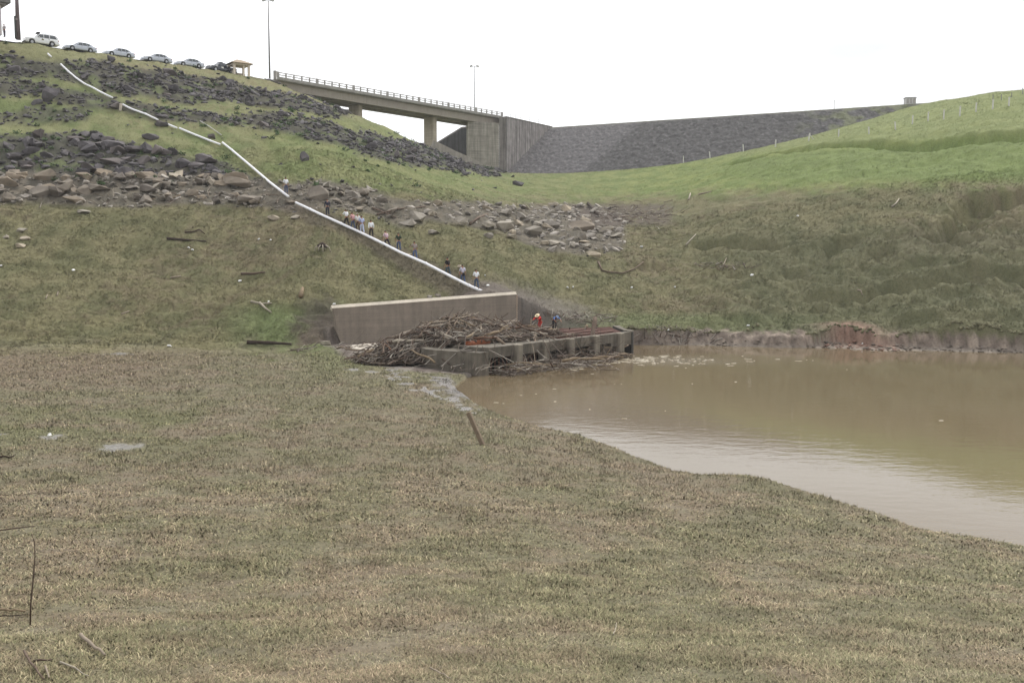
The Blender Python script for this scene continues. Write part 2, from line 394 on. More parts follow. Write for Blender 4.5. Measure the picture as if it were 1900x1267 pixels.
def nbump(nt, b, src, strength=0.5, dist=0.05):
    bp = nt.nodes.new('ShaderNodeBump'); bp.inputs['Strength'].default_value = strength; bp.inputs['Distance'].default_value = dist
    nt.links.new(src, bp.inputs['Height']); nt.links.new(bp.outputs[0], b.inputs['Normal']); return bp
def g3(v): return (v, v, v)
def simple(name, rgb, rough=0.7, spec=0.3, var=0.25, scale=3.0, metal=0.0, bump=0.0):
    m, nt, b = newmat(name)
    n = nnoise(nt, scale, 5)
    r = nramp(nt, n.outputs[0], [(0.3, g3(1-var)), (0.7, g3(1.0))])
    nt.links.new(nmul(nt, tuple(lin(rgb)), r.outputs[0]), b.inputs['Base Color'])
    b.inputs['Roughness'].default_value = rough; b.inputs['Specular IOR Level'].default_value = spec; b.inputs['Metallic'].default_value = metal
    if bump: nbump(nt, b, n.outputs[0], bump, 0.03)
    return m
def concrete(name, rgb, streak=0.4, dark=0.55, boards=0.0, rough=0.9):
    m, nt, b = newmat(name)
    n1 = nnoise(nt, 0.7, 6, 0.6); r1 = nramp(nt, n1.outputs[0], [(0.32, g3(1-dark*0.55)), (0.66, g3(1.05))])
    n2 = nnoise(nt, 2.6, 5, 0.6, stretch=(1, 1, 0.05)); r2 = nramp(nt, n2.outputs[0], [(0.40, g3(1-streak)), (0.6, g3(1.0))])
    n3 = nnoise(nt, 14, 3, 0.6); r3 = nramp(nt, n3.outputs[0], [(0.3, g3(0.86)), (0.7, g3(1.06))])
    c = nmul(nt, tuple(lin(rgb)), r1.outputs[0]); c = nmul(nt, c, r2.outputs[0]); c = nmul(nt, c, r3.outputs[0])
    if boards:
        n4 = nnoise(nt, 3.0, 2, 0.5, stretch=(0.03, 0.03, 1.6)); r4 = nramp(nt, n4.outputs[0], [(0.42, g3(1-boards)), (0.58, g3(1.0))])
        c = nmul(nt, c, r4.outputs[0])
    nt.links.new(c, b.inputs['Base Color']); b.inputs['Roughness'].default_value = rough
    nbump(nt, b, n3.outputs[0], 0.3, 0.02)
    return m
def colmat(name, rough=0.9, var=0.3, scale=8, bump=0.4, bdist=0.05, spec=0.15, trans=0.0, objrand=0.0, wet=False):
    m, nt, b = newmat(name)
    at = nt.nodes.new('ShaderNodeAttribute'); at.attribute_name = 'Col'
    n = nnoise(nt, scale, 6, 0.65); r = nramp(nt, n.outputs[0], [(0.28, g3(1-var)), (0.5, g3(1.0)), (0.74, g3(1+var*0.55))])
    c = nmul(nt, at.outputs['Color'], r.outputs[0])
    nt.links.new(c, b.inputs['Base Color']); b.inputs['Roughness'].default_value = rough; b.inputs['Specular IOR Level'].default_value = spec
    if bump: nbump(nt, b, n.outputs[0], bump, bdist)
    if wet:
        mr = nt.nodes.new('ShaderNodeMapRange'); nt.links.new(at.outputs['Alpha'], mr.inputs[0])
        mr.inputs[3].default_value = 0.22; mr.inputs[4].default_value = rough; nt.links.new(mr.outputs[0], b.inputs['Roughness'])
        mr2 = nt.nodes.new('ShaderNodeMapRange'); nt.links.new(at.outputs['Alpha'], mr2.inputs[0])
        mr2.inputs[3].default_value = 0.6; mr2.inputs[4].default_value = spec; nt.links.new(mr2.outputs[0], b.inputs['Specular IOR Level'])
    return m
def upnormal(m, k=0.7):
    nt = m.node_tree; b = nt.nodes['Principled BSDF']; ge = nt.nodes.new('ShaderNodeNewGeometry'); a = nt.nodes.new('ShaderNodeVectorMath'); a.operation = 'SCALE'; a.inputs['Scale'].default_value = 1-k
    at = nt.nodes.new('ShaderNodeAttribute'); at.attribute_name = 'Nrm'; e = nt.nodes.new('ShaderNodeVectorMath'); e.operation = 'SCALE'; e.inputs['Scale'].default_value = k; nt.links.new(at.outputs['Vector'], e.inputs[0])
    c = nt.nodes.new('ShaderNodeVectorMath'); c.operation = 'ADD'; nt.links.new(e.outputs[0], c.inputs[1]); n = nt.nodes.new('ShaderNodeVectorMath'); n.operation = 'NORMALIZE'
    nt.links.new(ge.outputs['Normal'], a.inputs[0]); nt.links.new(a.outputs[0], c.inputs[0]); nt.links.new(c.outputs[0], n.inputs[0]); nt.links.new(n.outputs[0], b.inputs['Normal'])
def rockmat(name, rgb, moss=0.0, var=0.45):
    m, nt, b = newmat(name)
    oi = nt.nodes.new('ShaderNodeObjectInfo')
    n = nnoise(nt, 1.3, 6, 0.65); r = nramp(nt, n.outputs[0], [(0.3, g3(1-var)), (0.5, g3(0.95)), (0.72, g3(1.25))])
    rr = nramp(nt, oi.outputs['Random'], [(0.0, (0.70, 0.70, 0.73)), (0.5, g3(0.95)), (1.0, (1.3, 1.22, 1.1))])
    c = nmul(nt, tuple(lin(rgb)), r.outputs[0]); c = nmul(nt, c, rr.outputs[0])
    nt.links.new(c, b.inputs['Base Color']); b.inputs['Roughness'].default_value = 0.9
    n2 = nnoise(nt, 5, 5, 0.6); nbump(nt, b, n2.outputs[0], 0.6, 0.08)
    return m
# ------------------------------------------------------------------ ground colour
KA = 0.90
def C(*rgb):
    c = lin(rgb)*KA; l = c@np.array([.3,.6,.1]); return c*0.74+l*0.26
def ground_color(X, Y, Z):
    px, py, dk, E = zones(X, Y, Z)
    n1 = fbm(X*.30, Y*.22, 101, 4); n2 = fbm(X*.9, Y*.9, 103, 3); n3 = fbm(X*.045, Y*.045, 107, 3)
    def mix(a, b, t): t = np.clip(t, 0, 1)[:, None]; return a*(1-t)+b*t
    one = np.ones((len(X), 1))
    brown = one*C(135,118,95); olive = one*C(119,114,82); dry = one*C(142,131,108)
    c = mix(brown, olive, 0.12+0.8*ss(-0.6, 0.6, n1*.7+0.55*n2+0.1+0.3*n3))
    c = mix(c, dry, 0.45*ss(0.1, 0.9, n2-n1*0.5))
    # greener belt across the field and at its far edge
    gb = ss(735, 775, py)*ss(850, 800, py)*ss(700, 300, px)
    c = mix(c, one*C(112,113,70), 0.6*gb*ss(-.5, .4, n1))
    gb = ss(1300, 600, py)*ss(620, 650, py)*ss(500, 640, px)*ss(720, 660, py)
    c = mix(c, one*C(108,113,66), 0.7*gb)
    c = mix(c, one*C(128,108,88), 0.55*ss(735, 690, py)*ss(640, 660, py)*ss(480, 200, px))
    # lower hills
    hill = ss(672, 622, py+22*n1+10*n2)
    h1 = mix(one*C(118,112,72), one*C(102,101,62), ss(-.5, .6, n1)); h1 = mix(h1, one*C(116,100,76), 0.5*ss(0.1, 0.8, n3+n2*.6))
    c = mix(c, h1, hill)
    c = mix(c, one*C(104,122,62), 0.75*hill*ss(545, 590, py)*ss(380, 520, px)*ss(660, 620, px))
    c = mix(c, one*C(100,113,62), 0.6*hill*ss(575, 590, py)*ss(1000, 1080, px)*ss(1700, 1400, px))
    # right bank darker turf
    c = mix(c, one*C(90,92,62), 0.55*hill*ss(1250, 1450, px)*ss(400, 450, py))
    # bright green upper slopes
    gl = np.interp(px, [400,520,640,800,950,1100,1300,1500,1700,1900,3000], [300,335,345,362,372,372,360,352,345,338,320])+9*n1
    up = ss(16, -20, py-gl+8*n2)*ss(400, 520, px)
    g = mix(one*C(122,126,68), one*C(106,118,56), ss(-.5, .5, n1+n2*.4))
    gr = mix(one*C(126,138,56), one*C(106,124,46), ss(-.5, .5, n1+n2*.5))
    g = mix(g, gr, ss(950, 1300, px))
    g = mix(g, one*C(130,138,76), 0.6*ss(6, -10, py-np.interp(px, [1300,1500,1900,3000], [300,275,250,240]))*ss(1250, 1350, px))
    c = mix(c, g, up*hill)
    tb = ss(2, 12, py-np.interp(px, [1300,1500,1900,3000], [300,275,250,240]))*ss(345, 325, py)*ss(1250, 1450, px)
    c = mix(c, mix(one*C(96,116,44), one*C(112,130,52), ss(-.4, .5, n2+n1)), 0.8*tb*hill)
    # yellowish strips on the rocky hill
    c = mix(c, mix(one*C(124,126,74), one*C(104,116,58), ss(-.4, .4, n1)), hill*ss(500, 430, px)*ss(335, 300, py))
    c = mix(c, one*C(128,126,80), 0.8*hill*ss(720, 640, px)*ss(10, -4, py-np.interp(px, [-500,0,200,400,500,600,700], [60,108,125,160,178,200,235])))
    c = mix(c, one*C(134,118,84), 0.45*hill*ss(255, 235, py)*ss(150, 240, px)*ss(700, 600, px)*ss(-.1, .5, n2+n1))
    # rock soil
    c = mix(c, mix(one*C(72,68,66), one*C(88,98,58), ss(.1, .6, fbm(X*.35, Y*.35, 151, 3))), 0.85*dk)
    c = mix(c, mix(one*C(112,102,88), one*C(92,86,76), ss(-.4,.4,n2)), 0.9*E)
    db = ss(372, 385, py)*ss(425, 412, py)*ss(1040, 1090, px)*ss(1260, 1230, px)
    c = mix(c, one*C(98,86,78), 0.8*db*ss(-.6, 0, n2+.2))
    # dirt: the trodden path beside the pipe, the cut behind the wall, the gully left of it
    P = [hit(a, b)[:2] for a, b in ((545,382),(600,407),(660,436),(715,462),(750,482),(800,505),(850,528),(890,548))]
    d, s, t = dline(X, Y, P)
    c = mix(c, one*C(98,86,72), 0.7*ss(1.6, 0.5, np.abs(d-0.5)+0.5*n2)*hill)
    d2, s2, t2 = dline(X, Y, [WL, WR])
    bh = ss(4.2, 1.5, d2+1.0*n2)*(Y > 81)
    c = mix(c, one*C(98,82,72), 0.9*bh)
    wr = ss(6, 2, np.hypot((X-2.0)/1.5, Y-92)+0.8*n2)
    c = mix(c, one*C(108,100,92), 0.8*wr)
    gul = ss(3.0, 1.2, np.hypot(X+16.6, (Y-86)*0.75)+0.6*n2)
    c = mix(c, one*C(74,66,56), 0.8*gul)
    # pit and shore mud
    dp = sdpoly(X, Y, PIT); dsh = sdpoly(X, Y, WP)
    wet = np.ones(len(X))
    mud = mix(one*C(128,118,108), one*C(98,86,78), ss(-.3, .4, n2+n1))
    c = mix(c, mud, ss(0.9, -0.2, dp))
    farb = ss(66, 74, Y)
    hz = Z-WZ
    bank = farb*ss(6, 3.5, dsh)*ss(1.45, 1.1, hz+0.28*n2)*(px > 1100)
    bk = mix(one*C(140,124,108), one*C(112,98,86), ss(-.3, .4, fbm(X*1.3, Y*1.3, 113, 3)))
    red = np.exp(-((X-29.5)/2.8)**2)
    bank = np.maximum(bank, farb*red*ss(5, 3.5, dsh)*ss(2.3, 1.9, hz))
    bk = mix(bk, one*C(142,106,86), 0.8*red); bk = bk*(1+.35*fbm(X*1.6, (Z+Y)*1.6, 161, 3))[:, None]
    bk = mix(bk, one*C(134,122,108), 0.8*ss(0.28, 0.1, hz))
    deb = ss(15, 11, X)*farb
    bk = mix(bk, one*C(96,82,72), 0.7*deb)
    c = mix(c, bk, bank)
    wet = np.where(bank*ss(.35, .1, hz) > .5, 0.9, wet)
    # wet grey mud at the near bank tip, wet trickles in the field
    ws = [hit(a, b)[:2] for a, b in ((812,700),(828,715),(846,724),(866,736),(886,747))]
    dd, _, _ = dline(X, Y, ws); m = ss(1.0, 0.3, dd+0.9*fbm(X*1.1, Y*1.1, 141, 3))
    c = mix(c, mix(one*C(126,118,112), one*C(84,78,70), ss(-.2, .3, fbm(X*2.2, Y*2.2, 143, 2))), m); wet = np.minimum(wet, 1-0.6*m)
    tr = [hit(a, b)[:2] for a, b in ((742,682),(730,694),(745,706),(770,718),(812,736),(850,746),(872,765))]
    dd, _, _ = dline(X, Y, tr); m = ss(0.5, 0.05, dd+1.1*fbm(X*1.2, Y*1.2, 145, 3)+.15)
    c = mix(c, one*C(120,114,108), 0.9*m); wet = np.minimum(wet, 1-0.97*m)
    for a, b, r in ((225,829,.8),(90,812,.45),(655,686,.5),(690,690,.45),(0,806,.4),(215,657,1.2)):
        p = hit(a, b); m = ss(1.0, 0.45, np.hypot((X-p.x)/r, (Y-p.y)/(r*1.4))+0.6*fbm(X*2.5, Y*2.5, 131, 2))
        c = mix(c, one*C(122,116,110), 0.85*m); wet = np.minimum(wet, 1-0.97*m)
    c = mix(c, one*C(92,80,64), ss(0.02, -0.25, Z-WZ))
    # crest road verge
    rd = ss(0.2, 1.2, -((X+73)*0.69-(Y-142.5)*-0.72)*0)  # no paint needed: the verge is grass
    # animals' tracks: thin bare line on the left slope
    tk = [hit(a, b)[:2] for a, b in ((300,610),(390,585),(440,548),(490,530),(540,505))]
    dd, _, _ = dline(X, Y, tk); c = mix(c, one*C(104,90,66), 0.5*ss(0.5, 0.15, dd)*hill)
    nograss = np.clip(np.maximum.reduce([dk*0.75, E*0.8, bank, 0.85*bh*ss(2.6,1.2,d2), 0.8*wr, ss(0.9,-.2,dp), ss(0.35,0.05,dsh)*0+ (dsh < 0.0), 1-np.clip(wet*1.0, 0, 1), 0.6*db, gul*.7]), 0, 1)
    return c, wet, nograss
GRID = {}
def lookup(r, t, nrm=False):
    R = GRID['r']; i = np.clip(np.searchsorted(R, r)-1, 0, len(R)-2); a = (r-R[i])/(R[i+1]-R[i])
    u = (t-GRID['t0'])/GRID['dt']; j = np.clip(np.floor(u).astype(int), 0, GRID['Z'].shape[1]-2); b = np.clip(u-j, 0, 1)
    Z = GRID['Z']; z = (Z[i, j]*(1-b)+Z[i, j+1]*b)*(1-a)+(Z[i+1, j]*(1-b)+Z[i+1, j+1]*b)*a
    i2 = i+(a > .5); j2 = j+(b > .5)
    if nrm: return z, GRID['c'][i2, j2], GRID['ng'][i2, j2], GRID['N'][i2, j2]
    return z, GRID['c'][i2, j2], GRID['ng'][i2, j2]
def build_ground():
    fine = np.radians(np.arange(-37, 37.001, 0.1)); coarse = np.radians(np.arange(39, 322, 2.5))
    th = np.concatenate([fine, coarse]); nt_ = len(th)
    r = [0.6]
    while r[-1] < 5: r.append(r[-1]*1.08)
    while r[-1] < 62: r.append(r[-1]*1.0085)
    while r[-1] < 215: r.append(r[-1]+(0.40 if r[-1] < 78 else 0.2 if r[-1] < 92 else 0.42 if r[-1] < 120 else 0.62))
    while r[-1] < 5200: r.append(r[-1]*1.09)
    r = np.array(r); nr = len(r)
    R, T = np.meshgrid(r, th, indexing='ij'); X = (R*np.sin(T)).ravel(); Y = (R*np.cos(T)).ravel()
    nearm = R.ravel() < 420
    Z = np.full(X.shape, 15.0)
    Z[nearm] = tz(X[nearm], Y[nearm])
    rr = R.ravel(); k = ss(300, 415, rr); Z = Z*(1-k)+12.0*k
    c = np.tile(C(100,112,66), (len(X), 1)); wet = np.ones(len(X)); 
    m = rr < 330
    ng = np.ones(len(X)); c[m], wet[m], ng[m] = ground_color(X[m], Y[m], Z[m])
    nf = len(fine)
    PG = np.stack([X, Y, Z], 1).reshape(nr, nt_, 3)[:, :nf]; NN = np.cross(np.gradient(PG, axis=1), np.gradient(PG, axis=0)); NN /= np.linalg.norm(NN, axis=2)[:, :, None]+1e-9
    GRID.update(r=r, Z=Z.reshape(nr, nt_)[:, :nf], c=c.reshape(nr, nt_, 3)[:, :nf], ng=ng.reshape(nr, nt_)[:, :nf], N=NN, t0=fine[0], dt=fine[1]-fine[0])
    i = np.arange(nr-1)[:, None]*nt_; j = np.arange(nt_)[None]; j2 = (j+1) % nt_
    Fq = np.stack([i+j, i+nt_+j, i+nt_+j2, i+j2], -1).reshape(-1, 4)[:, ::-1]
    V = np.stack([X, Y, Z], 1)
    V = np.vstack([V, [[0, 0, gz(0, 0)]]]); ctr = len(V)-1
    Ft = np.stack([np.full(nt_, ctr), np.arange(nt_), (np.arange(nt_)+1) % nt_], 1)[:, ::-1]
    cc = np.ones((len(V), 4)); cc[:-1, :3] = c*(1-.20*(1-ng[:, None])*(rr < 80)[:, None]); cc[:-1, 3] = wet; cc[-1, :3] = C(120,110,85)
    m_ = colmat('turf_and_soil', rough=0.95, var=0.38, scale=6, bump=0.5, bdist=0.06, spec=0.1, wet=True)
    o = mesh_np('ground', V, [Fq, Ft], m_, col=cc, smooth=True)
    tag(o, kind='structure')
build_ground()
def hit(px, py, lo=6, hi=213):
    u, v = px-W0/2, H0/2-py
    d = np.array([u, F*CP+v*SP, -F*SP+v*CP]); d = d/d[1]; kk = math.hypot(1, d[0]); th_ = math.atan(d[0])
    Y = np.exp(np.linspace(math.log(lo), math.log(hi/kk), 1500)); z, _, _ = lookup(Y*kk, np.full(Y.shape, th_)); g = z-Y*d[2]
    idx = np.where(g > 0)[0]; i = int(idx[0]) if len(idx) else int(np.argmax(g)); return Vector((Y[i]*d[0], Y[i], float(z[i])))
# ------------------------------------------------------------------ grass blades (uncountable)
def blades(n, rmin, rmax, amin, amax, hb, wb, five, seed):
    g = np.random.default_rng(seed)
    r = rmin*np.exp(g.random(n)*math.log(rmax/rmin)); t = np.radians(amin+(amax-amin)*g.random(n))
    X = r*np.sin(t); Y = r*np.cos(t)
    cl = fbm(X*1.7, Y*1.7, 201, 3)           # clumping
    keep = g.random(n) < np.clip(0.72+0.7*cl, 0.12, 1); X, Y, r = X[keep], Y[keep], r[keep]
    Z, c, ng, N_ = lookup(r, np.arctan2(X, Y), True)
    keep = (g.random(len(X)) > ng) & (Z > WZ+0.04)
    px, py = proj(X, Y, Z)
    X, Y, Z, r, c, N_ = X[keep], Y[keep], Z[keep], r[keep], c[keep], N_[keep]
    n = len(X)
    patch = fbm(X*.5, Y*.5, 205, 3)
    h = hb*(r/9)**0.33*(0.45+1.0*g.random(n))*(1+0.5*np.clip(patch, -.8, 1))
    w = wb*(r/9)**0.92*(0.6+0.8*g.random(n))
    az = g.random(n)*2*math.pi; lean = np.radians(20+60*g.random(n)**0.8)
    d = np.stack([np.cos(az)*np.sin(lean), np.sin(az)*np.sin(lean), np.cos(lean)], 1)
    a2 = az+math.pi/2+(g.random(n)-.5)*1.2; sd_ = np.stack([np.cos(a2), np.sin(a2), 0.25*(g.random(n)-.5)], 1)
    P = np.stack([X, Y, Z-0.01], 1)
    # colour: dry straw, olive, brown, a few bleached
    k = g.random((n, 1)); tint = np.where(k < .30, np.array([[1.22,1.16,1.05]]), np.where(k < .62, np.array([[0.90,0.97,0.80]]), np.where(k < .92, np.array([[0.80,0.74,0.70]]), np.array([[1.9,1.85,1.75]]))))
    fargreen = np.clip((r-80)/40, 0, 1)[:, None]
    tint = tint*(1-0.35*fargreen)+0.35*fargreen
    cl2 = (1+.34*np.clip(fbm(X*1.1, Y*1.1, 207, 3), -1, 1))[:, None]
    cc = c*cl2*tint*(0.74+0.50*g.random((n, 1)))*(1.12-.04*fargreen)
    if five:
        mid = P+d*(h*0.55)[:, None]+sd_*0; tip = P+d*(h)[:, None]*np.array([1.15,1.15,0.72])
        W_ = sd_*(w/2)[:, None]
        V = np.stack([P-W_, P+W_, mid+W_*.8, mid-W_*.8, tip], 1).reshape(-1, 3)
        b = np.arange(n)*5
        Fq = np.stack([b, b+1, b+2, b+3], 1); Ft = np.stack([b+3, b+2, b+4], 1)
        cv = np.repeat(cc, 5, 0); return V, [Fq, Ft], cv, np.repeat(N_, 5, 0)
    tip = P+d*h[:, None]; W_ = sd_*(w/2)[:, None]
    V = np.stack([P-W_, P+W_, tip], 1).reshape(-1, 3); b = np.arange(n)*3
    return V, [np.stack([b, b+1, b+2], 1)], np.repeat(cc, 3, 0), np.repeat(N_, 3, 0)
mgrass = colmat('grass_blade', rough=0.8, var=0.12, scale=3, bump=0, spec=0.12); upnormal(mgrass)
V, Fc, cv, nv_ = blades(720000, 7.5, 30, -31, 31, 0.066, 0.0078, True, 1)
tag(mesh_np('field_grass', V, Fc, mgrass, col=cv, nrm=nv_), 'matted dry brown and olive grass covering the flat field in front', 'grass', kind='stuff')
V, Fc, cv, nv_ = blades(620000, 30, 86, -32, 32, 0.060, 0.0085, False, 2)
tag(mesh_np('far_field_grass', V, Fc, mgrass, col=cv, nrm=nv_), 'thin grass over the far field and the foot of the slopes', 'grass', kind='stuff')
A_ = [blades(800000, 84, 132, -31, 31, 0.058, 0.0068, False, 3), blades(450000, 132, 232, -31, 31, 0.045, 0.0065, False, 4)]
o2 = len(A_[0][0]); V = np.vstack([A_[0][0], A_[1][0]]); Fc = [np.vstack([A_[0][1][0], A_[1][1][0]+o2])]; cv = np.vstack([A_[0][2], A_[1][2]]); nv_ = np.vstack([A_[0][3], A_[1][3]])
tag(mesh_np('hillside_grass', V, Fc, mgrass, col=cv, nrm=nv_), 'green and olive grass on the valley slopes around the dam', 'grass', kind='stuff')
# ------------------------------------------------------------------ water
def build_water():
    m, nt, b = newmat('muddy_water')
    tc = nt.nodes.new('ShaderNodeTexCoord')
    n0 = nnoise(nt, 0.06, 4, 0.5); r0 = nramp(nt, n0.outputs[0], [(0.35, tuple(lin((146,128,101))*0.52)), (0.65, tuple(lin((149,133,106))*0.54))])
    nt.links.new(r0.outputs[0], b.inputs['Base Color'])
    b.inputs['Roughness'].default_value = 0.03; b.inputs['IOR'].default_value = 1.5; b.inputs['Specular IOR Level'].default_value = 0.5
    # small ripples, stronger where water leaves the intake
    a = nnoise(nt, 0.9, 3, 0.5, stretch=(1, 1.9, 1)); c = nnoise(nt, 5.5, 3, 0.55, stretch=(1, 1.6, 1)); dd = nnoise(nt, 3.2, 6, 0.7, stretch=(0.6, 2.2, 1))
    at = nt.nodes.new('ShaderNodeAttribute'); at.attribute_name = 'Col'
    def M(op, x, y):
        k = nt.nodes.new('ShaderNodeMath'); k.operation = op
        for s, i in ((x, 0), (y, 1)):
            if hasattr(s, 'is_linked'): nt.links.new(s, k.inputs[i])
            else: k.inputs[i].default_value = s
        return k.outputs[0]
    h = M('ADD', M('MULTIPLY', a.outputs[0], 0.11), M('MULTIPLY', c.outputs[0], 0.026))
    sp = nt.nodes.new('ShaderNodeSeparateColor'); nt.links.new(at.outputs['Color'], sp.inputs[0])
    h = M('ADD', h, M('MULTIPLY', M('MULTIPLY', dd.outputs[0], sp.outputs[0]), 0.30))
    bp = nbump(nt, b, h, 0.5, 0.10)
    # ripples seen from the bank show mostly their near faces
    tl_ = nt.nodes.new('ShaderNodeVectorMath'); tl_.operation = 'ADD'; tl_.inputs[1].default_value = (0, -0.013, 0); tn_ = nt.nodes.new('ShaderNodeVectorMath'); tn_.operation = 'NORMALIZE'
    nt.links.new(bp.outputs[0], tl_.inputs[0]); nt.links.new(tl_.outputs[0], tn_.inputs[0]); nt.links.new(tn_.outputs[0], b.inputs['Normal'])
    # sheet
    xs = np.linspace(-12, 110, 180); ys = np.linspace(8, 96, 160)
    Xg, Yg = np.meshgrid(xs, ys, indexing='ij'); X = Xg.ravel(); Y = Yg.ravel()
    V = np.stack([X, Y, np.full(X.shape, WZ)], 1)
    i = np.arange(179)[:, None]*160; j = np.arange(159)[None]
    Fq = np.stack([i+j, i+160+j, i+161+j, i+j+1], -1).reshape(-1, 4)
    q = ptz(1215, 668, WZ)
    turb = np.exp(-(((X-q[0]-1.5)/8.0)**2+((Y-q[1]-0.0)/5.0)**2)) + 0.22*np.exp(-(((X-5)/7)**2+((Y-60)/10)**2))
    ln = np.array(V[:, 2])
    # keep only the basin, never under the camera's hill
    sdw = sdpoly(X, Y, WP); keepv = sdw < 3.0
    kf = keepv[Fq].any(1); Fq = Fq[kf]
    u, inv = np.unique(Fq, return_inverse=True); V = V[u]; Fq = inv.reshape(-1, 4); turb = turb[u]
    c = np.stack([turb]*3, 1)
    o = mesh_np('water', V, Fq, m, col=c, smooth=True); tag(o, kind='structure')
build_water()
def build_foam_glints():  # froth flecks, plus bright ripple glints imitated as pale solid shapes
    g = np.random.default_rng(5); Vs = []; Fs = []; n = 0
    q = ptz(1230, 668, WZ)
    spots = []
    for k in range(170):
        u = g.random()
        if u < .62: x = q[0]+g.normal()*3.6; y = q[1]+g.normal()*1.6-0.5; L = 0.08+0.32*g.random()**2; w = 0.012+.016*g.random()
        elif u < .85:
            s = g.random()**.6; x = 3+9*s+g.normal()*.8; y = 68.5+11*s-0.6-abs(g.normal())*.8; L = .1+.35*g.random(); w = .03+.05*g.random()
        else: x = -1+26*g.random(); y = 46+32*g.random(); L = 0.04+.12*g.random()**2; w = 0.02+.025*g.random()
        spots.append((x, y, L, w))
    S = np.array(spots); ok = (sdpoly(S[:, 0], S[:, 1], WP) < -0.3) & (sdpoly(S[:, 0], S[:, 1], [F0, F1, B1, B0]) > 0.1)
    for x, y, L, w in S[ok]:
        m = 8; a0 = 0.25*g.normal(); ang = np.arange(m)*2*math.pi/m
        rr = 0.6+0.6*g.random(m)
        ex = np.cos(ang)*L*rr; ey = np.sin(ang)*w*rr*1.6
        vx = x+ex*math.cos(a0)-ey*math.sin(a0); vy = y+ex*math.sin(a0)+ey*math.cos(a0)
        top = np.stack([x+(vx-x)*.6, y+(vy-y)*.6, np.full(m, WZ+0.022)], 1); bot = np.stack([vx, vy, np.full(m, WZ+0.003)], 1)
        Vs += [top, bot]; Fs.append((np.arange(m)+n).reshape(1, -1))
        jj = (np.arange(m)+1) % m
        Fs2.append(np.stack([np.arange(m)+n+m, jj+n+m, jj+n, np.arange(m)+n], 1)); n += 2*m
    mt = simple('foam_glint', (170,160,140), 0.5, 0.3, 0.15, 9)
    o = mesh_np('foam_glints', np.vstack(Vs), [np.vstack(Fs), np.vstack(Fs2)], mt)
    tag(o, 'pale flecks of froth and painted ripple glints on the brown water', 'foam_glints', kind='stuff')
Fs2 = []
build_foam_glints()
# ------------------------------------------------------------------ big concrete things
c_pier = concrete('pier_concrete', (184,173,156), 0.15, 0.3, 0.12)
c_abut = concrete('abutment_concrete', (166,160,150), 0.3, 0.5, 0.22)
c_dark = concrete('stained_concrete', (164,158,156), 0.5, 0.6)
c_deck = concrete('deck_concrete', (158,155,150), 0.15, 0.3)
c_gird = concrete('girder_concrete', (158,150,140), 0.06, 0.2)
c_rail = concrete('rail_concrete', (165,161,158), 0.1, 0.3)
c_wall = concrete('wall_concrete', (142,131,119), 0.10, 0.45, 0.08)
c_wtop = concrete('lit_top_and_prop_concrete', (200,190,175), 0.1, 0.25)  # paler than the wall to paint light on its top; also the pipe prop
c_int = concrete('intake_concrete', (120,113,102), 0.3, 0.8)
c_col = concrete('column_concrete', (146,138,124), 0.3, 0.6)
c_intd = concrete('dark_intake_concrete', (70,68,64), 0.4, 0.6)  # darker concrete for the end wall, grate frame and back wall
c_white = simple('white_paint', (225,225,222), 0.6, 0.3, 0.2, 5)
rust = simple('rusty_steel', (102,68,58), 0.8, 0.3, 0.45, 9)
steel = simple('grey_steel', (120,120,122), 0.5, 0.5, 0.2, 5)
dkmetal = simple('dark_metal', (62,60,62), 0.6, 0.4, 0.3, 4)
def V2(a): return Vector((a[0], a[1], 0))
# bridge -------------------------------------------------------------
BA, BB = Vector((-41.0, 177.5, 0)), Vector((-2.2, 226.0, 0))
bax = (BB-BA); BL = bax.length; bax.normalize(); bn = Vector((bax.y, -bax.x, 0))        # bn points to the camera side
if bn.y > 0: bn = -bn
brot = Matrix.Rotation(math.atan2(bax.y, bax.x), 3, 'Z')
def bp_(s, w, z): p = BA+bax*s+bn*w; return Vector((p.x, p.y, z))
bridge = empty('road_bridge', (BA.x, BA.y, 0), 0, 'long concrete road bridge with open railings crossing from the car park hill to the dam', 'bridge')
def part(mb, name, mat, root, smooth=False):
    o = mb.build(name, mat, root, smooth)
    if root is not None and root.type == 'EMPTY':
        o.data.transform(Matrix.Translation(-Vector(root.location)) if root.rotation_euler.z == 0 else root.matrix_basis.inverted())
    return o
BW = 7.4
def pier_s(px):
    r = (px-W0/2)/F; return min(np.arange(0, 60, .05), key=lambda s: abs((lambda q: q.x-r*(q.y*CP-28*SP))(bp_(s, -BW/2, 28))))
S1, S2 = float(pier_s(659.5)), float(pier_s(798.5))
m = MB(); m.box(bp_(BL/2, -BW/2, 31.20), (BL, BW, 0.28), brot); 
for w in (0.0, -BW): m.box(bp_(BL/2, w+(0.03 if w == 0 else -0.03), 31.42), (BL-0.01, 0.32, 0.52), brot)
part(m, 'deck', c_deck, bridge)
for w in (-0.95, -BW/2, -BW+0.95):
    m = MB()
    for a, b in ((0.3, S1), (S1+.04, S2), (S2+.04, BL-.1)):
        m.box(bp_((a+b)/2, w, 30.33), (b-a, 0.75, 1.45), brot)
    part(m, 'girder', c_gird, bridge)
NP = 35
for w in (0.03, -BW-0.03):
    m = MB()
    for zz in (32.02, 32.42): m.box(bp_(BL/2, w, zz), (BL-0.1, 0.13, 0.13), brot)
    r = part(m, 'railing', c_rail, bridge)
    for i in range(NP+1):
        mm = MB(); tw = 0.50 if i % 5 == 0 else 0.20
        mm.box(bp_(0.08+(BL-0.16)*i/NP, w, 32.08), (tw, 0.20, 0.86 if i % 5 else 0.92), brot)
        po = mm.build('rail_post', c_rail, r); po.data.transform(Matrix.Translation(-Vector(bridge.location)))
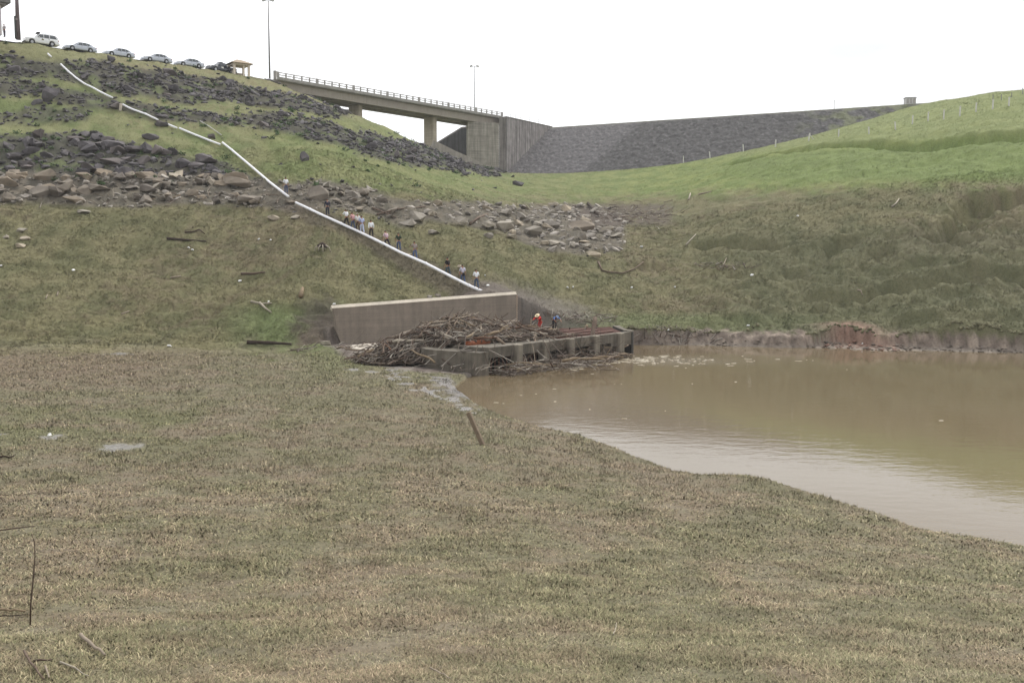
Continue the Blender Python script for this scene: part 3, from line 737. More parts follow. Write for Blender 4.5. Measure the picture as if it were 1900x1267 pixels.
for s, zb in ((S1, 20), (S2, 14)):
    m = MB(); c0 = bp_(s, -BW/2, 0)
    # rounded rectangular shaft, long side across the deck
    pts = []
    hw, ht, rr = 1.55, 0.62, 0.45
    for sx, sy, a0 in ((1,1,0),(-1,1,90),(-1,-1,180),(1,-1,270)):
        for k in range(4):
            a = math.radians(a0+k*30); q = bax*(sx*(ht-rr)+rr*math.cos(a))+bn*(sy*(hw-rr)+rr*math.sin(a)); pts.append((c0.x+q.x, c0.y+q.y))
    m.prism(pts, zb, 29.58); part(m, 'pier', c_pier, bridge)
# abutment pier and training walls ------------------------------------
abut = empty('bridge_abutment', (-4, 222, 0), 0, 'broad pale concrete abutment block carrying the far end of the bridge', 'abutment')
def qp(px, py, Y): return pt(px, py, Y)
a0 = pt(868, 300, 219); a1 = pt(926, 300, 221.5)
m = MB(); m.prism([(a0[0], a0[1]), (a1[0], a1[1]), (a1[0]-0.5, a1[1]+5), (a0[0]-0.5, a0[1]+5)], 12, 29.58); part(m, 'block', c_abut, abut)
a2 = pt(939, 300, 222.5)
m = MB(); m.prism([(a1[0]+.01, a1[1]+.3), (a2[0], a2[1]), (a2[0], a2[1]+6), (a1[0]+.01, a1[1]+6)], 12, 30.95); part(m, 'pilaster', concrete('pilaster_concrete', (132,126,122), .45, .6), abut)
# retaining wing with the dam: top level 31, follows the crest to the riprap
wing = empty('wing_wall', (0, 225, 0), 0, 'tall dark streaked concrete wing wall between the bridge end and the rockfill dam', 'wall')
w0 = pt(940, 300, 223.5); w1 = (9.6, 240.5)
d_ = Vector((w1[0]-w0[0], w1[1]-w0[1], 0)).normalized(); n_ = Vector((-d_.y, d_.x, 0))
m = MB(); m.prism([(w0[0], w0[1]), (w1[0], w1[1]), (w1[0]+n_.x*.8, w1[1]+n_.y*.8), (w0[0]+n_.x*.8, w0[1]+n_.y*.8)], 12, 31.05); part(m, 'wall_panel', c_dark, wing)
m = MB(); e = 0.06
m.prism([(w0[0]-n_.x*e, w0[1]-n_.y*e), (w1[0]-n_.x*e, w1[1]-n_.y*e), (w1[0]+n_.x*(.8+e), w1[1]+n_.y*(.8+e)), (w0[0]+n_.x*(.8+e), w0[1]+n_.y*(.8+e))], 31.055, 31.3); part(m, 'coping', concrete('coping_concrete', (130,126,120), .3, .4), wing)
rr_ = empty('handrail', (0, 226, 0), 0, 'thin pale pipe handrail along the top of the dark wing wall', 'railing')
m = MB(); L_ = (Vector((w1[0], w1[1], 0))-Vector((w0[0], w0[1], 0))).length
for k in range(9):
    q = Vector((w0[0], w0[1], 31.28))+d_*(0.3+k*(L_*0.8)/8)+n_*.4
    mm = MB(); mm.tube([q, q+Vector((0, 0, 1.05))], 0.045, 6); part(mm, 'post', simple('pale_rail', (190,190,188)) if k == 0 else bpy.data.materials['pale_rail'], rr_)
for zz in (31.85, 32.33):
    A = Vector((w0[0], w0[1], zz))+d_*.3+n_*.4; m.tube([A, A+d_*(L_*0.8)], 0.04, 6)
part(m, 'rail', bpy.data.materials['pale_rail'], rr_)
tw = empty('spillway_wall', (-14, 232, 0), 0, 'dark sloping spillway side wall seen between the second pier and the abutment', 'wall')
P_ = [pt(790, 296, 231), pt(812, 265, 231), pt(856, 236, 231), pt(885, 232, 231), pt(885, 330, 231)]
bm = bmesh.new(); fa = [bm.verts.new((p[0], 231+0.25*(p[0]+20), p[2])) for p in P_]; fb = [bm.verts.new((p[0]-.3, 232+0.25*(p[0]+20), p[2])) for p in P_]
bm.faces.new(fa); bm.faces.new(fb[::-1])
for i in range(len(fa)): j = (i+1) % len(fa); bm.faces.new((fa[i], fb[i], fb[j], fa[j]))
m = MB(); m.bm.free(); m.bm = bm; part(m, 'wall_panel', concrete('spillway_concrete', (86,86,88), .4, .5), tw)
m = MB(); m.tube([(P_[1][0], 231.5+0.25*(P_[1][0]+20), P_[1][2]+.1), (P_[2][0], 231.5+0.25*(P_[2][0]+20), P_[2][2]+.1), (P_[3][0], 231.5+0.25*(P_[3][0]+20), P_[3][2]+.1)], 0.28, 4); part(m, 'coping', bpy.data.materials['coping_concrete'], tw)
# concrete channel edge running down below the bridge
ce = MB(); pts = [pt(a, b, Y) for a, b, Y in ((799,261,187.5),(822,272,188.5),(842,282,189.5),(868,293,190.5),(892,305,191.5))]
for i in range(len(pts)-1):
    a, b = Vector(pts[i]), Vector(pts[i+1]); d = b-a; R = d.to_track_quat('X', 'Z').to_matrix()
    ce.box((a+b)/2-Vector((0, 0, 1.3)), (d.length+.02, .45, 2.9), R)
o = ce.build('channel_wall', concrete('channel_concrete', (158,152,142), .2, .4)); tag(o, 'narrow pale concrete channel wall running down the hill end beside the pier', 'wall')
# dam ----------------------------------------------------------------
def build_dam():
    C0, C1 = np.array([8.2, 240.4]), np.array([98.0, 195.0]); dd = (C1-C0); L = np.hypot(*dd); dd = dd/L; nn = np.array([dd[1], -dd[0]])   # towards camera
    if nn[1] > 0: nn = -nn
    us = np.arange(-8, L+0.01, 0.42); vs = np.arange(0, 32, 0.42)
    U, Vv = np.meshgrid(us, vs, indexing='ij'); U = U.ravel(); Vv = Vv.ravel()
    cz = 31.0+0.0*U
    X = C0[0]+dd[0]*U+nn[0]*Vv; Y = C0[1]+dd[1]*U+nn[1]*Vv
    Z = cz - Vv/1.62
    Z = Z - 0.0
    right = ss(22.5, 25.0, U+0.28*Vv)              # rougher, darker section starts here
    ridge = 0.22*fbm(X*1.1, Y*1.1, 301, 3)+0.30*right*np.abs(fbm(X*.8, Y*.8+Z*.8, 303, 3))
    X = X+nn[0]*ridge*.5; Y = Y+nn[1]*ridge*.5; Z = Z+ridge*.85*(Vv > .5)
    n1 = fbm(X*1.9, Z*2.4, 311, 3)[:, None]; 
    c = C(100,97,98)*(1-right[:, None])+C(84,82,82)*right[:, None]
    c = c*(1+0.22*n1)
    sp = (np.random.default_rng(3).random((len(X), 1)) < .06*(1+right[:, None])); c = np.where(sp, c*1.55, c)
    gm = (.7*ss(56, 70, U)*ss(-.05, .45, fbm(X*.3, Z*.5, 315, 3)+0.25*ss(60, 80, U)))[:, None]; c = c*(1-gm)+C(112,118,76)*gm
    gm = (ss(4, 0, U+0.0*Vv-(Vv-24)*1.0)*ss(16, 26, Vv)*ss(-.3, .3, fbm(X*.4, Z*.5, 316, 3)))[:, None]; c = c*(1-gm)+C(84,98,58)*gm
    gm = (ss(.8, .1, Vv)*0.6*np.ones(len(X)))[:, None]; c = c*(1-gm)+C(118,120,92)*gm
    # do not cross the wing wall: trim the near-left corner along the wall line
    nu, nv = len(us), len(vs)
    i = np.arange(nu-1)[:, None]*nv; j = np.arange(nv-1)[None]
    Fq = np.stack([i+j, i+j+1, i+nv+j+1, i+nv+j], -1).reshape(-1, 4)
    V = np.stack([X, Y, Z], 1)
    wn = np.array([n_.x, n_.y]); side = ((V[:, :2]-np.array(w0[:2]))@wn)
    keep = (side[Fq] < 0.5).any(1); Fq = Fq[keep]
    mt = colmat('rockfill', 0.95, 0.45, 1.6, 0.9, 0.25)
    u, inv = np.unique(Fq, return_inverse=True)
    rip = mesh_np('rockfill_face', V[u], inv.reshape(-1, 4), mt, col=c[u])
    # crown: flat top and back slope
    t = MB(); a = C0; b = C1; bk = -nn
    pts = [tuple(a), tuple(b), tuple(b+bk*8), tuple(a+bk*8)]; t.prism(pts, 26, 30.98)
    return rip, t, C0, dd, nn, L
damr = empty('rockfill_dam', (50, 218, 0), 0, 'long dark grey rockfill dam face closing the far end of the valley', 'dam')
rip, tcrown, DC, DD, DN, DL = build_dam()
rip.data.transform(Matrix.Translation((-50, -218, 0))); rip.parent = damr
part(tcrown, 'crest', concrete('crest_gravel', (128,124,108), .1, .4), damr)
# white block house on the crest
def dampt(px, z):   # point on the crest line seen in a photo column
    r = (px-W0/2)/F
    # X = r*(Y*CP - Z*SP)
    # solve C+D t
    t = (r*(DC[1]*CP-z*SP)-DC[0])/(DD[0]-r*DD[1]*CP); return Vector((DC[0]+DD[0]*t, DC[1]+DD[1]*t, z))
p = dampt(1692, 31.2)
hut = empty('block_hut', tuple(p), math.atan2(DD[1], DD[0])+0.35, 'small flat roofed grey and white hut on the right part of the dam crest', 'hut')
m = MB(); m.box((0, 1.5, 0.45), (2.0, 1.6, 1.3)); m.build('wall', simple('hut_wall', (196,196,196), .8, .2, .2), hut)
m = MB(); m.box((0, 1.5, 1.17), (2.2, 1.8, 0.12)); m.build('roof', simple('hut_roof', (150,148,146)), hut)
for k in (-.62, 0.0, .62):
    m = MB(); m.box((k, 0.68, 0.5), (0.42, 0.06, 0.95)); m.build('panel', simple('hut_panel', (165,160,158)) if k < -.1 else bpy.data.materials['hut_panel'], hut)
m = MB(); m.box((0.98, 1.5, 0.5), (0.08, 1.2, 0.8)); m.build('door', simple('hut_door', (120,108,104)), hut)
p = dampt(1548, 31.0); 
ant = empty('mast', tuple(p), 0, 'thin white mast standing alone on the dam crest left of the small hut', 'mast')
m = MB(); m.tube([(0,0,0),(0,0,1.7)], 0.07, 6); m.build('pole', c_white, ant); m = MB(); m.box((0,0,1.72),(.2,.2,.12)); m.build('cap', c_white, ant)
# retaining wall -------------------------------------------------------
wl = empty('retaining_wall', (WL[0], WL[1], 0), 0, 'long plain brownish concrete wall behind the driftwood pile, its left end undercut', 'wall')
tl = pt(618, 573, 83.6); tr = pt(958.5, 547, 92.0); bl = pt(637, 646, 83.9); ml = pt(621, 612, 83.7)
e_ = Vector((WR[0]-WL[0], WR[1]-WL[1], 0)).normalized(); q_ = Vector((-e_.y, e_.x, 0))
prof = [(tl[0], tl[1], tl[2]), (tl[0]+.15, tl[1]+.05, tl[2]-.75), (ml[0]+.1, ml[1], ml[2]), (bl[0], bl[1], -7.6), (tr[0], tr[1], -7.6), tr]
bm = bmesh.new(); T_ = 0.42
fa = [bm.verts.new(p) for p in prof]; fb = [bm.verts.new((p[0]+q_.x*T_, p[1]+q_.y*T_, p[2])) for p in prof]
bm.faces.new(fa); bm.faces.new(fb[::-1])
for i in range(len(fa)): j = (i+1) % len(fa); bm.faces.new((fa[i], fb[i], fb[j], fa[j]))
m = MB(); m.bm.free(); m.bm = bm; part(m, 'wall_panel', c_wall, wl)
m = MB(); A = Vector(tl)-e_*0.1; B = Vector(tr)+e_*0.0
m.tube([A+q_*.2+Vector((0,0,.045)), B+q_*.2+Vector((0,0,.045))], [0.24, 0.24], 4)
lit_top = part(m, 'cap', c_wtop, wl)  # backlight along the wall top, painted in as a paler strip
m = MB()
for k in range(14):
    z0 = tr[2]-0.02-k*0.215
    m.box((tr[0]+e_.x*.02+q_.x*.2, tr[1]+e_.y*.02+q_.y*.2, z0-0.1), (0.10, .50, .19), Matrix.Rotation(math.atan2(e_.y, e_.x), 3, 'Z'))
part(m, 'end_blocks', simple('end_block', (178,160,142), .9, .2, .3, 6), wl)
# intake ---------------------------------------------------------------
TOP = -5.8
ink = empty('intake_structure', (0, 74, 0), 0, 'low concrete water intake with open bays, half buried under driftwood at the water edge', 'intake')
f0, f1, b1, b0 = V2(F0), V2(F1), V2(B1), V2(B0)
fx = (f1-f0).normalized(); FL = (f1-f0).length; inw = Vector((-fx.y, fx.x, 0))
frot = Matrix.Rotation(math.atan2(fx.y, fx.x), 3, 'Z')
def fp(s, w, z): p = f0+fx*s+inw*w; return Vector((p.x, p.y, z))
# left solid nose with sloping outer face
m = MB(); nose = [fp(0, 0, 0), fp(0.95, 0, 0), fp(0.95, 1.3, 0), (b0.x+1.0, b0.y-.2, 0), (b0.x, b0.y, 0), (-5.7, 66.2, 0)]
m.prism([(p[0], p[1]) for p in nose], WZ-1, [TOP-.28, TOP-.28, TOP-.28, TOP-.1, TOP-.1, TOP-.22]); part(m, 'nose_wall', c_int, ink)
# front beam, thicker towards the right
m = MB(); m.box(fp(1.0+(FL-2.2)/2, .3, TOP-.36), (FL-2.2, .6, .70), frot); part(m, 'front_beam', c_int, ink)
m = MB(); m.box(fp(FL-2.6, .32, TOP-.50), (3.0, .58, 1.0), frot); part(m, 'deep_beam', c_int, ink)
for s in (4.0, 7.1, 10.2, 13.6, 17.1):
    m = MB(); m.box(fp(s, .02, (TOP+.03+WZ-.8)/2), (.66, .62, TOP+.03-(WZ-.8)), frot, bevel=0.06); part(m, 'column', c_col, ink)
# curved right end
m = MB(); arc = []
for k in range(7):
    a = math.radians(-90+k*15); arc.append(fp(FL-1.1+1.1*math.cos(a), 1.1+1.1*math.sin(a), 0))
outer = [(p.x, p.y) for p in arc]+[(b1.x+.35, b1.y)]; inner = [(b1.x-.25, b1.y)]+[(f0.x+fx.x*(FL-1.1+(1.1-.5)*math.cos(a))+inw.x*(1.1+(1.1-.5)*math.sin(a)), f0.y+fx.y*(FL-1.1+.6*math.cos(a))+inw.y*(1.1+.6*math.sin(a))) for a in [math.radians(-90+k*15) for k in range(6, -1, -1)]]
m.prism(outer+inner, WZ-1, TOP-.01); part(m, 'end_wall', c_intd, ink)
m = MB(); out2 = [(x*1.0, y) for x, y in outer]; m.prism(outer+inner, TOP-.005, TOP+.07); part(m, 'end_coping', c_int, ink)
# roof strips and red grating
m = MB(); m.prism([tuple(fp(1.0, .62, 0)[:2]), tuple(fp(9.6, .62, 0)[:2]), (2.2, 82.4), (b0.x+.6, b0.y+.2)], TOP-.3, TOP-.03); part(m, 'roof_slab', c_int, ink)
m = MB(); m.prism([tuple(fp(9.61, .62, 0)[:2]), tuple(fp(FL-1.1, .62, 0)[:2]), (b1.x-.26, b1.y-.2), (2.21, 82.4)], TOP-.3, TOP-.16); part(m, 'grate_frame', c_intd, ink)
for k in range(46):
    s = 9.9+k*0.192
    if s > FL-1.4: break
    a = fp(s, .65, TOP-.08); u_ = (s-9.6)/(FL-1.1-9.6); q = Vector((2.21+(b1.x-.3-2.21)*u_, 82.4+(b1.y-.2-82.4)*u_, TOP-.05))
    mm = MB(); mm.tube([a, q], 0.05, 4); part(mm, 'grate_bar', rust, ink)
for w in (1.6, 3.2, 4.6):
    mm = MB(); A = fp(9.8, w, TOP+.0); B = fp(FL-1.5, w*.95, TOP+.02); mm.tube([A, B], 0.09, 4); part(mm, 'cross_bar', rust, ink)
# rusty trash rack in the left bays, dark chamber behind
for s in list(np.arange(1.3, 3.7, .42))+list(np.arange(4.6, 6.8, .42)):
    mm = MB(); mm.tube([fp(s, .45, WZ-.5), fp(s, .45, TOP-.5)], 0.045, 4); part(mm, 'rack_bar', rust, ink)
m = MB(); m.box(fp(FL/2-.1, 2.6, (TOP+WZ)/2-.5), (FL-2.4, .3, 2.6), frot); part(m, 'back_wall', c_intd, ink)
# poles and lights -------------------------------------------------------
def lamp_pole(px, pyb, Y, ztop, label, heads, rb=.11, rt=.06, zb=None):
    b = pt(px, pyb, Y); zb = b[2] if zb is None else zb
    r = empty('light_pole', (b[0], b[1], zb), 0, label, 'light pole')
    m = MB(); m.tube([(0,0,0),(0,0,(ztop-zb)*.5),(0,0,ztop-zb)], [rb, (rb+rt)/2, rt], 8); m.build('pole', steel, r, True)
    m = MB(); h = ztop-zb; m.tube([(-.75,0,h),(.75,0,h)], .05, 6); m.build('crossarm', steel, r)
    for s in heads:
        m = MB(); m.box((s*.72, -.15, h+.08), (.62, .5, .34), Matrix.Rotation(0.5*s, 3, 'Y') @ Matrix.Rotation(.5, 3, 'X'), bevel=.06); l = m.build('floodlight', simple('lamp_housing', (176,176,178)) if 'lamp_housing' not in bpy.data.materials else bpy.data.materials['lamp_housing'], r)
        m = MB(); m.box((s*.72+.04*s, -.40, h+.01), (.5, .04, .26), Matrix.Rotation(0.5*s, 3, 'Y') @ Matrix.Rotation(.5, 3, 'X')); m.build('lens', simple('lamp_glass', (205,205,205)) if 'lamp_glass' not in bpy.data.materials else bpy.data.materials['lamp_glass'], l)
    return r
p = pt(880.5, 212, 221.5)
lamp_pole(880.5, 214, 221.5, pt(879, 124, 221.5)[2], 'slender pole with two floodlights rising behind the far end of the bridge railing', (-1, 1), .10, .07, 31.3)
lamp_pole(500.5, 146, 172.8, pt(496, 2, 172.8)[2], 'tall slender light pole by the stone blocks at the near end of the bridge', (-1, 1), .16, .10, 30.5)
# massive dark tapered post on the left
b = pt(34.5, 84, 143.0)
ms = empty('power_pole', (b[0], b[1], 30.6), 0, 'very thick dark tapered pole standing left of the white off-road car', 'pole')
m = MB(); m.tube([(0,0,0),(0,0,3.3),(0,0,11.5)], [.33,.27,.13], 12); m.build('pole', simple('dark_pole', (110,98,98), .8, .2, .3, 1.5), ms, True)
m = MB(); m.box((-.22,-.12,1.65), (.30,.36,3.1), bevel=.03); m.build('sleeve', simple('pole_sleeve', (70,74,72)), ms)
m = MB(); m.box((.0,-.31,2.75), (.26,.04,.28)); m.build('plate', simple('small_plate', (160,150,148)), ms)
# canopy building at the left edge
b = pt(-4, 79, 141.5)
kb = empty('gate_building', (b[0], b[1], 30.6), 0.75, 'pale concrete gatehouse with an overhanging flat roof at the left picture edge', 'building')
m = MB(); m.box((-2.7,0,2.0), (5.4,4.0,4.0)); m.build('wall', simple('gatehouse_wall', (205,198,196), .85, .2, .15), kb)
m = MB(); m.box((-2.6,0,4.15), (6.3,4.9,.28)); m.build('lower_slab', simple('gatehouse_slab', (150,145,142)), kb)
m = MB(); m.box((-2.6,0,4.56), (7.3,5.6,.52)); rf = m.build('roof', simple('gatehouse_roof', (128,126,124), .85, .2, .4, 2), kb)
for k in (-1.0, -3.2):
    m = MB(); m.box((k,-2.01,1.6), (1.1,.08,1.3)); wi = m.build('window', simple('dark_glass', (50,54,60), .15, .5, .1), kb) if k > -2 else m.build('window', bpy.data.materials['dark_glass'], kb)
    m = MB(); m.box((k,-2.03,0.92), (1.3,.16,.08)); m.build('sill', bpy.data.materials['gatehouse_slab'], wi)
# small tiled shelter between the dark pickup and the bridge
b = pt(443.5, 141, 171.5)
sh = empty('shelter', (b[0], b[1], 29.9), 0.62, 'small cream guard shelter with a hipped tiled roof beside the dark pickup', 'shelter')
cr = simple('cream_wall', (214,202,188), .85, .2, .12)
S = 1.25
for x in (-S, S):
    for y in (-S, S):
        m = MB(); m.box((x,y,1.35), (.34,.34,2.7)); m.build('column', cr, sh)
m = MB()
for x, y, w, d in ((0,S,2.2,.16),(-S,0,.16,2.2),): m.box((x,y,.75), (w,d,1.5))
m.build('low_wall', cr, sh)
m = MB(); m.box((0,0,2.55), (2.9,2.9,.3)); m.build('ring_beam', cr, sh)
m = MB(); m.box((.35,-S,1.3), (.24,.2,2.4)); m.build('mullion', cr, sh)
bm = bmesh.new(); e = 1.95
v = [bm.verts.new(c) for c in ((-e,-e,2.68),(e,-e,2.68),(e,e,2.68),(-e,e,2.68),(-.35,0,3.5),(.35,0,3.5))]
for f in ((0,1,5,4),(1,2,5),(2,3,4,5),(3,0,4),(3,2,1,0)): bm.faces.new([v[i] for i in f])
m = MB(); m.bm.free(); m.bm = bm; m.build('roof', simple('tile_roof', (168,152,132), .85, .2, .35, 6), sh)
# concrete marker at the bridge start
b = pt(510.5, 150, 174.0)
o = MB().box((b[0], b[1], 31.3), (.5,.4,1.5), bevel=.04).build('marker_post', c_rail); tag(o, 'short square concrete marker just left of where the bridge railing starts', 'post')
# road along the crest
rdm = simple('asphalt', (96,94,90), .9, .2, .3, 2)
V = []; 
for x, y in RD: V += [(x-.72*1.0, y+.69*1.0, ROADZ+.06), (x-.72*6.6, y+.69*6.6, ROADZ+.06)]
V = np.array(V); V[:, 2] = np.maximum(V[:, 2], 0)
Fq = np.array([[2*i, 2*i+2, 2*i+3, 2*i+1] for i in range(len(RD)-1)])
o = mesh_np('road', V, Fq, rdm); tag(o, kind='structure')
# ------------------------------------------------------------------ vehicles
tyre = simple('tyre_rubber', (38,38,40), .85, .2, .1); rimm = simple('wheel_rim', (170,172,175), .35, .5, .1, metal=.6)
glassd = simple('car_glass', (58,64,70), .06, .8, .05); headl = simple('headlight_glass', (215,215,215), .15, .6, .05); taill = simple('tail_light_glass', (135,32,28), .25, .5, .05)
blackp = simple('black_plastic', (40,40,42), .7, .3, .1)
def paint(name, rgb):
    m = simple(name, rgb, .28, .5, .06, 2); m.node_tree.nodes['Principled BSDF'].inputs['Coat Weight'].default_value = .5; return m
def loft(rings):
    m = MB(); bm = m.bm; R = [[bm.verts.new(p) for p in r] for r in rings]; n = len(R[0])
    for a, b in zip(R[:-1], R[1:]):
        for k in range(n): j = (k+1) % n; bm.faces.new((a[k], a[j], b[j], b[k]))
    bm.faces.new(R[0][::-1]); bm.faces.new(R[-1]); return m
def ring(x, w, zb, zt, crown=.05, tuck=.08):
    """body cross-section, closed loop"""
    return [(x, -w+tuck, zb), (x, -w, zb+.18*(zt-zb)), (x, -w+.0, zb+.62*(zt-zb)), (x, -w+.07, zt-.02), (x, -w*.55, zt+crown), (x, w*.55, zt+crown), (x, w-.07, zt-.02), (x, w, zb+.62*(zt-zb)), (x, w, zb+.18*(zt-zb)), (x, w-tuck, zb)]
def make_car(kind, body_m, name, label, cat, loc, rz, group=None):
    """x runs from nose (0) to tail (L)"""
    r = empty(name, loc, rz, label, cat, group)
    if kind == 'sedan':
        L, w, wr, wx = 4.55, .86, .32, (.86, 3.55); top = [(0,.52),(.06,.66),(.35,.74),(1.25,.87),(1.5,.90),(3.55,.95),(4.1,.95),(4.45,.90),(4.55,.66)]
        cab = [(1.22,.88,.02),(1.95,1.36,0),(2.35,1.42,0),(2.9,1.42,0),(3.35,1.36,0),(4.05,.95,0)]; gb = .30
    elif kind == 'suv':
        L, w, wr, wx = 4.65, .90, .37, (.88, 3.62); top = [(0,.55),(.05,.90),(.30,.98),(1.30,1.06),(1.5,1.08),(4.5,1.10),(4.62,.98),(4.65,.72)]
        cab = [(1.35,1.06,0),(1.95,1.66,0),(2.3,1.74,0),(3.8,1.74,0),(4.25,1.68,0),(4.58,1.08,0)]; gb = .40
    else:
        L, w, wr, wx = 5.1, .90, .38, (.92, 4.0); top = [(0,.55),(.05,.90),(.30,.97),(1.30,1.05),(1.5,1.07),(3.3,1.10),(5.0,1.10),(5.08,.98),(5.1,.62)]
        cab = [(1.35,1.05,0),(1.95,1.62,0),(2.2,1.68,0),(2.75,1.68,0),(3.05,1.62,0),(3.3,1.08,0)]; gb = .42
    tx = [t[0] for t in top]; tv = [t[1] for t in top]; AR = wr+.06
    xs = sorted(set([0,.06,.3,.5,L-.5,L-.2,L-.06,L] + [round(c+AR*k, 3) for c in wx for k in (-1.02,-1,-.8,-.5,0,.5,.8,1,1.02)] + list(np.arange(1.4, wx[1]-.5, .35))))
    rings = []
    for x in xs:
        zb = gb*.75
        for c in wx:
            if abs(x-c) <= AR: zb = max(zb, wr+math.sqrt(max(AR*AR-(x-c)**2, 0))*.98)
        e = min(x, L-x); ww = w-.10*max(0, 1-e/.45)**2-.02
        zt = float(np.interp(x, tx, tv)); zb = min(zb, zt-.1)
        rings.append(ring(x, ww, zb, zt))
    body = loft(rings).build('body', body_m, r, False)
    cr = []
    for x, z, _ in cab:
        hgt = (z-.9)/(1.42-.9) if kind == 'sedan' else (z-1.05)/(1.7-1.05); hw = w-.10-.17*max(0, min(1, hgt))
        b0_ = .82 if kind == 'sedan' else 1.0
        cr.append([(x, -(w-.10), b0_), (x, -hw, max(z-.04, b0_+.03)), (x, -hw*.6, z+.01), (x, hw*.6, z+.01), (x, hw, max(z-.04, b0_+.03)), (x, w-.10, b0_)])
    cabin = loft(cr).build('cabin', body_m, r)
    # glass: thin shells just outside the cabin skin
    def sidewin(x0, x1, x2, x3, z0, z1, side):
        m = MB(); hb = w-.075-.03; ht = w-.225
        P = [(x0, hb, z0), (x3, hb, z0), (x2, ht, z1), (x1, ht, z1)]
        bm = m.bm; a = [bm.verts.new((p[0], side*p[1], p[2])) for p in P]; b = [bm.verts.new((p[0], side*(p[1]+.02), p[2])) for p in P]
        bm.faces.new(a); bm.faces.new(b)
        for i in range(4): j = (i+1) % 4; bm.faces.new((a[i], a[j], b[j], b[i]))
        m.build('side_window', glassd, cabin)
    def endwin(P, out):
        m = MB(); bm = m.bm; a = [bm.verts.new(p) for p in P]; b = [bm.verts.new((p[0]+out[0], p[1], p[2]+out[1])) for p in P]
        bm.faces.new(a); bm.faces.new(b)
        for i in range(4): j = (i+1) % 4; bm.faces.new((a[i], a[j], b[j], b[i]))
        return m
    if kind == 'sedan':
        wins = [(1.62,2.02,2.42,2.42,.93,1.33),(2.50,2.50,2.98,3.08,.93,1.34),(3.16,3.06,3.28,3.62,.95,1.30)]; fw = ((1.34,.96),(1.92,1.32)); bw = ((3.44,1.30),(3.96,1.0))
    elif kind == 'suv':
        wins = [(1.66,1.98,2.48,2.48,1.13,1.60),(2.58,2.58,3.26,3.26,1.13,1.62),(3.38,3.38,4.10,4.34,1.13,1.60)]; fw = ((1.45,1.14),(1.90,1.60)); bw = ((4.32,1.60),(4.54,1.16))
    else:
        wins = [(1.66,1.98,2.40,2.40,1.12,1.56),(2.48,2.48,2.86,3.02,1.12,1.56)]; fw = ((1.45,1.12),(1.90,1.55)); bw = ((3.10,1.54),(3.27,1.14))
    for s in (-1, 1):
        for q in wins: sidewin(*q, s)
    yb, yt = w-.2, w-.32
    endwin([(fw[0][0],-yb,fw[0][1]),(fw[0][0],yb,fw[0][1]),(fw[1][0],yt,fw[1][1]),(fw[1][0],-yt,fw[1][1])], (-.03,.03)).build('windscreen', glassd, cabin)
    endwin([(bw[1][0],-yb,bw[1][1]),(bw[1][0],yb,bw[1][1]),(bw[0][0],yt,bw[0][1]),(bw[0][0],-yt,bw[0][1])], (.03,.03)).build('rear_window', glassd, cabin)
    for x in wx:
        for s in (-1, 1):
            m = MB(); y = s*(w-.10)
            m.tube([(x, y-s*.20, wr), (x, y-s*.17, wr), (x, y+s*.07, wr), (x, y+s*.09, wr)], [wr*.93, wr, wr, wr*.9], 20); wh = m.build('wheel', tyre, r)
            m = MB(); m.tube([(x, y+s*.06, wr), (x, y+s*.105, wr)], [wr*.62, wr*.55], 12); m.build('rim', rimm, wh)
    for s in (-1, 1):
        m = MB(); m.box((.10, s*(w-.24), .64 if kind == 'sedan' else .80), (.14,.30,.15), bevel=.02); m.build('headlight', headl, r)
        m = MB(); m.box((L-.09, s*(w-.20), .76 if kind == 'sedan' else .92), (.13,.24,.18), bevel=.02); m.build('tail_light', taill, r)
        m = MB(); m.box((fw[0][0]+.38, s*(w+.03), .98 if kind == 'sedan' else 1.16), (.12,.18,.12), bevel=.03); m.build('mirror', body_m, r)
        for xx in ((2.3,3.2) if kind != 'pickup' else (2.3,)):
            m = MB(); m.box((xx, s*(w+.0), .80 if kind == 'sedan' else .98), (.16,.04,.04)); m.build('door_handle', blackp, r)
    for x, dx in ((.02,-.03),(L-.02,.03)):
        m = MB(); m.box((x+dx, 0, .42), (.16, 1.5*w/.86, .16), bevel=.04); m.build('bumper', blackp if kind != 'sedan' else body_m, r)
    if kind == 'pickup':
        m = MB()
        m.tube([(3.4,-.72,1.1),(3.4,-.72,1.62),(3.4,.72,1.62),(3.4,.72,1.1)], .035, 6); m.tube([(4.9,-.72,1.1),(3.45,-.72,1.58)], .03, 6); m.tube([(4.9,.72,1.1),(3.45,.72,1.58)], .03, 6)
        m.build('roll_bar', blackp, r); m = MB(); m.box((2.35,0,1.74),(.5,.9,.10)); m.build('roof_lights', blackp, r)
        m = MB(); m.box((2.2,-(w+.02),.82), (.42,.03,.26)); m.build('door_emblem', c_white, r)
    if kind == 'suv':
        m = MB(); m.box((1.95,0,1.86), (.42,.95,.20), bevel=.04); m.build('roof_box', blackp, r)
        m = MB(); m.box((2.35,-(w-.005),.84), (.30,.03,.14), bevel=.0); m.build('door_emblem', simple('badge', (120,116,70)), r)
        m = MB()
        for s in (-1, 1): m.tube([(2.3,s*.62,1.80),(4.1,s*.62,1.80)], .025, 6)
        m.build('roof_rails', blackp, r)
    return r
def road_pos(px, off=1.7):
    """point on the crest road seen in a photo column"""
    rr = (px-W0/2)/F; best = None
    for (x0,y0),(x1,y1) in zip(RD[:-1], RD[1:]):
        x0 -= .72*off; x1 -= .72*off; y0 += .69*off; y1 += .69*off
        t = (rr*(y0*CP-ROADZ*SP)-x0)/((x1-x0)-rr*CP*(y1-y0))
        if -0.01 <= t <= 1.01: return Vector((x0+(x1-x0)*t, y0+(y1-y0)*t, ROADZ+.06)), math.atan2(y1-y0, x1-x0)
    return None
silver = paint('silver_paint', (178,184,196)); whitep = paint('white_car_paint', (228,230,232)); darkb = paint('dark_blue_paint', (34,38,48))
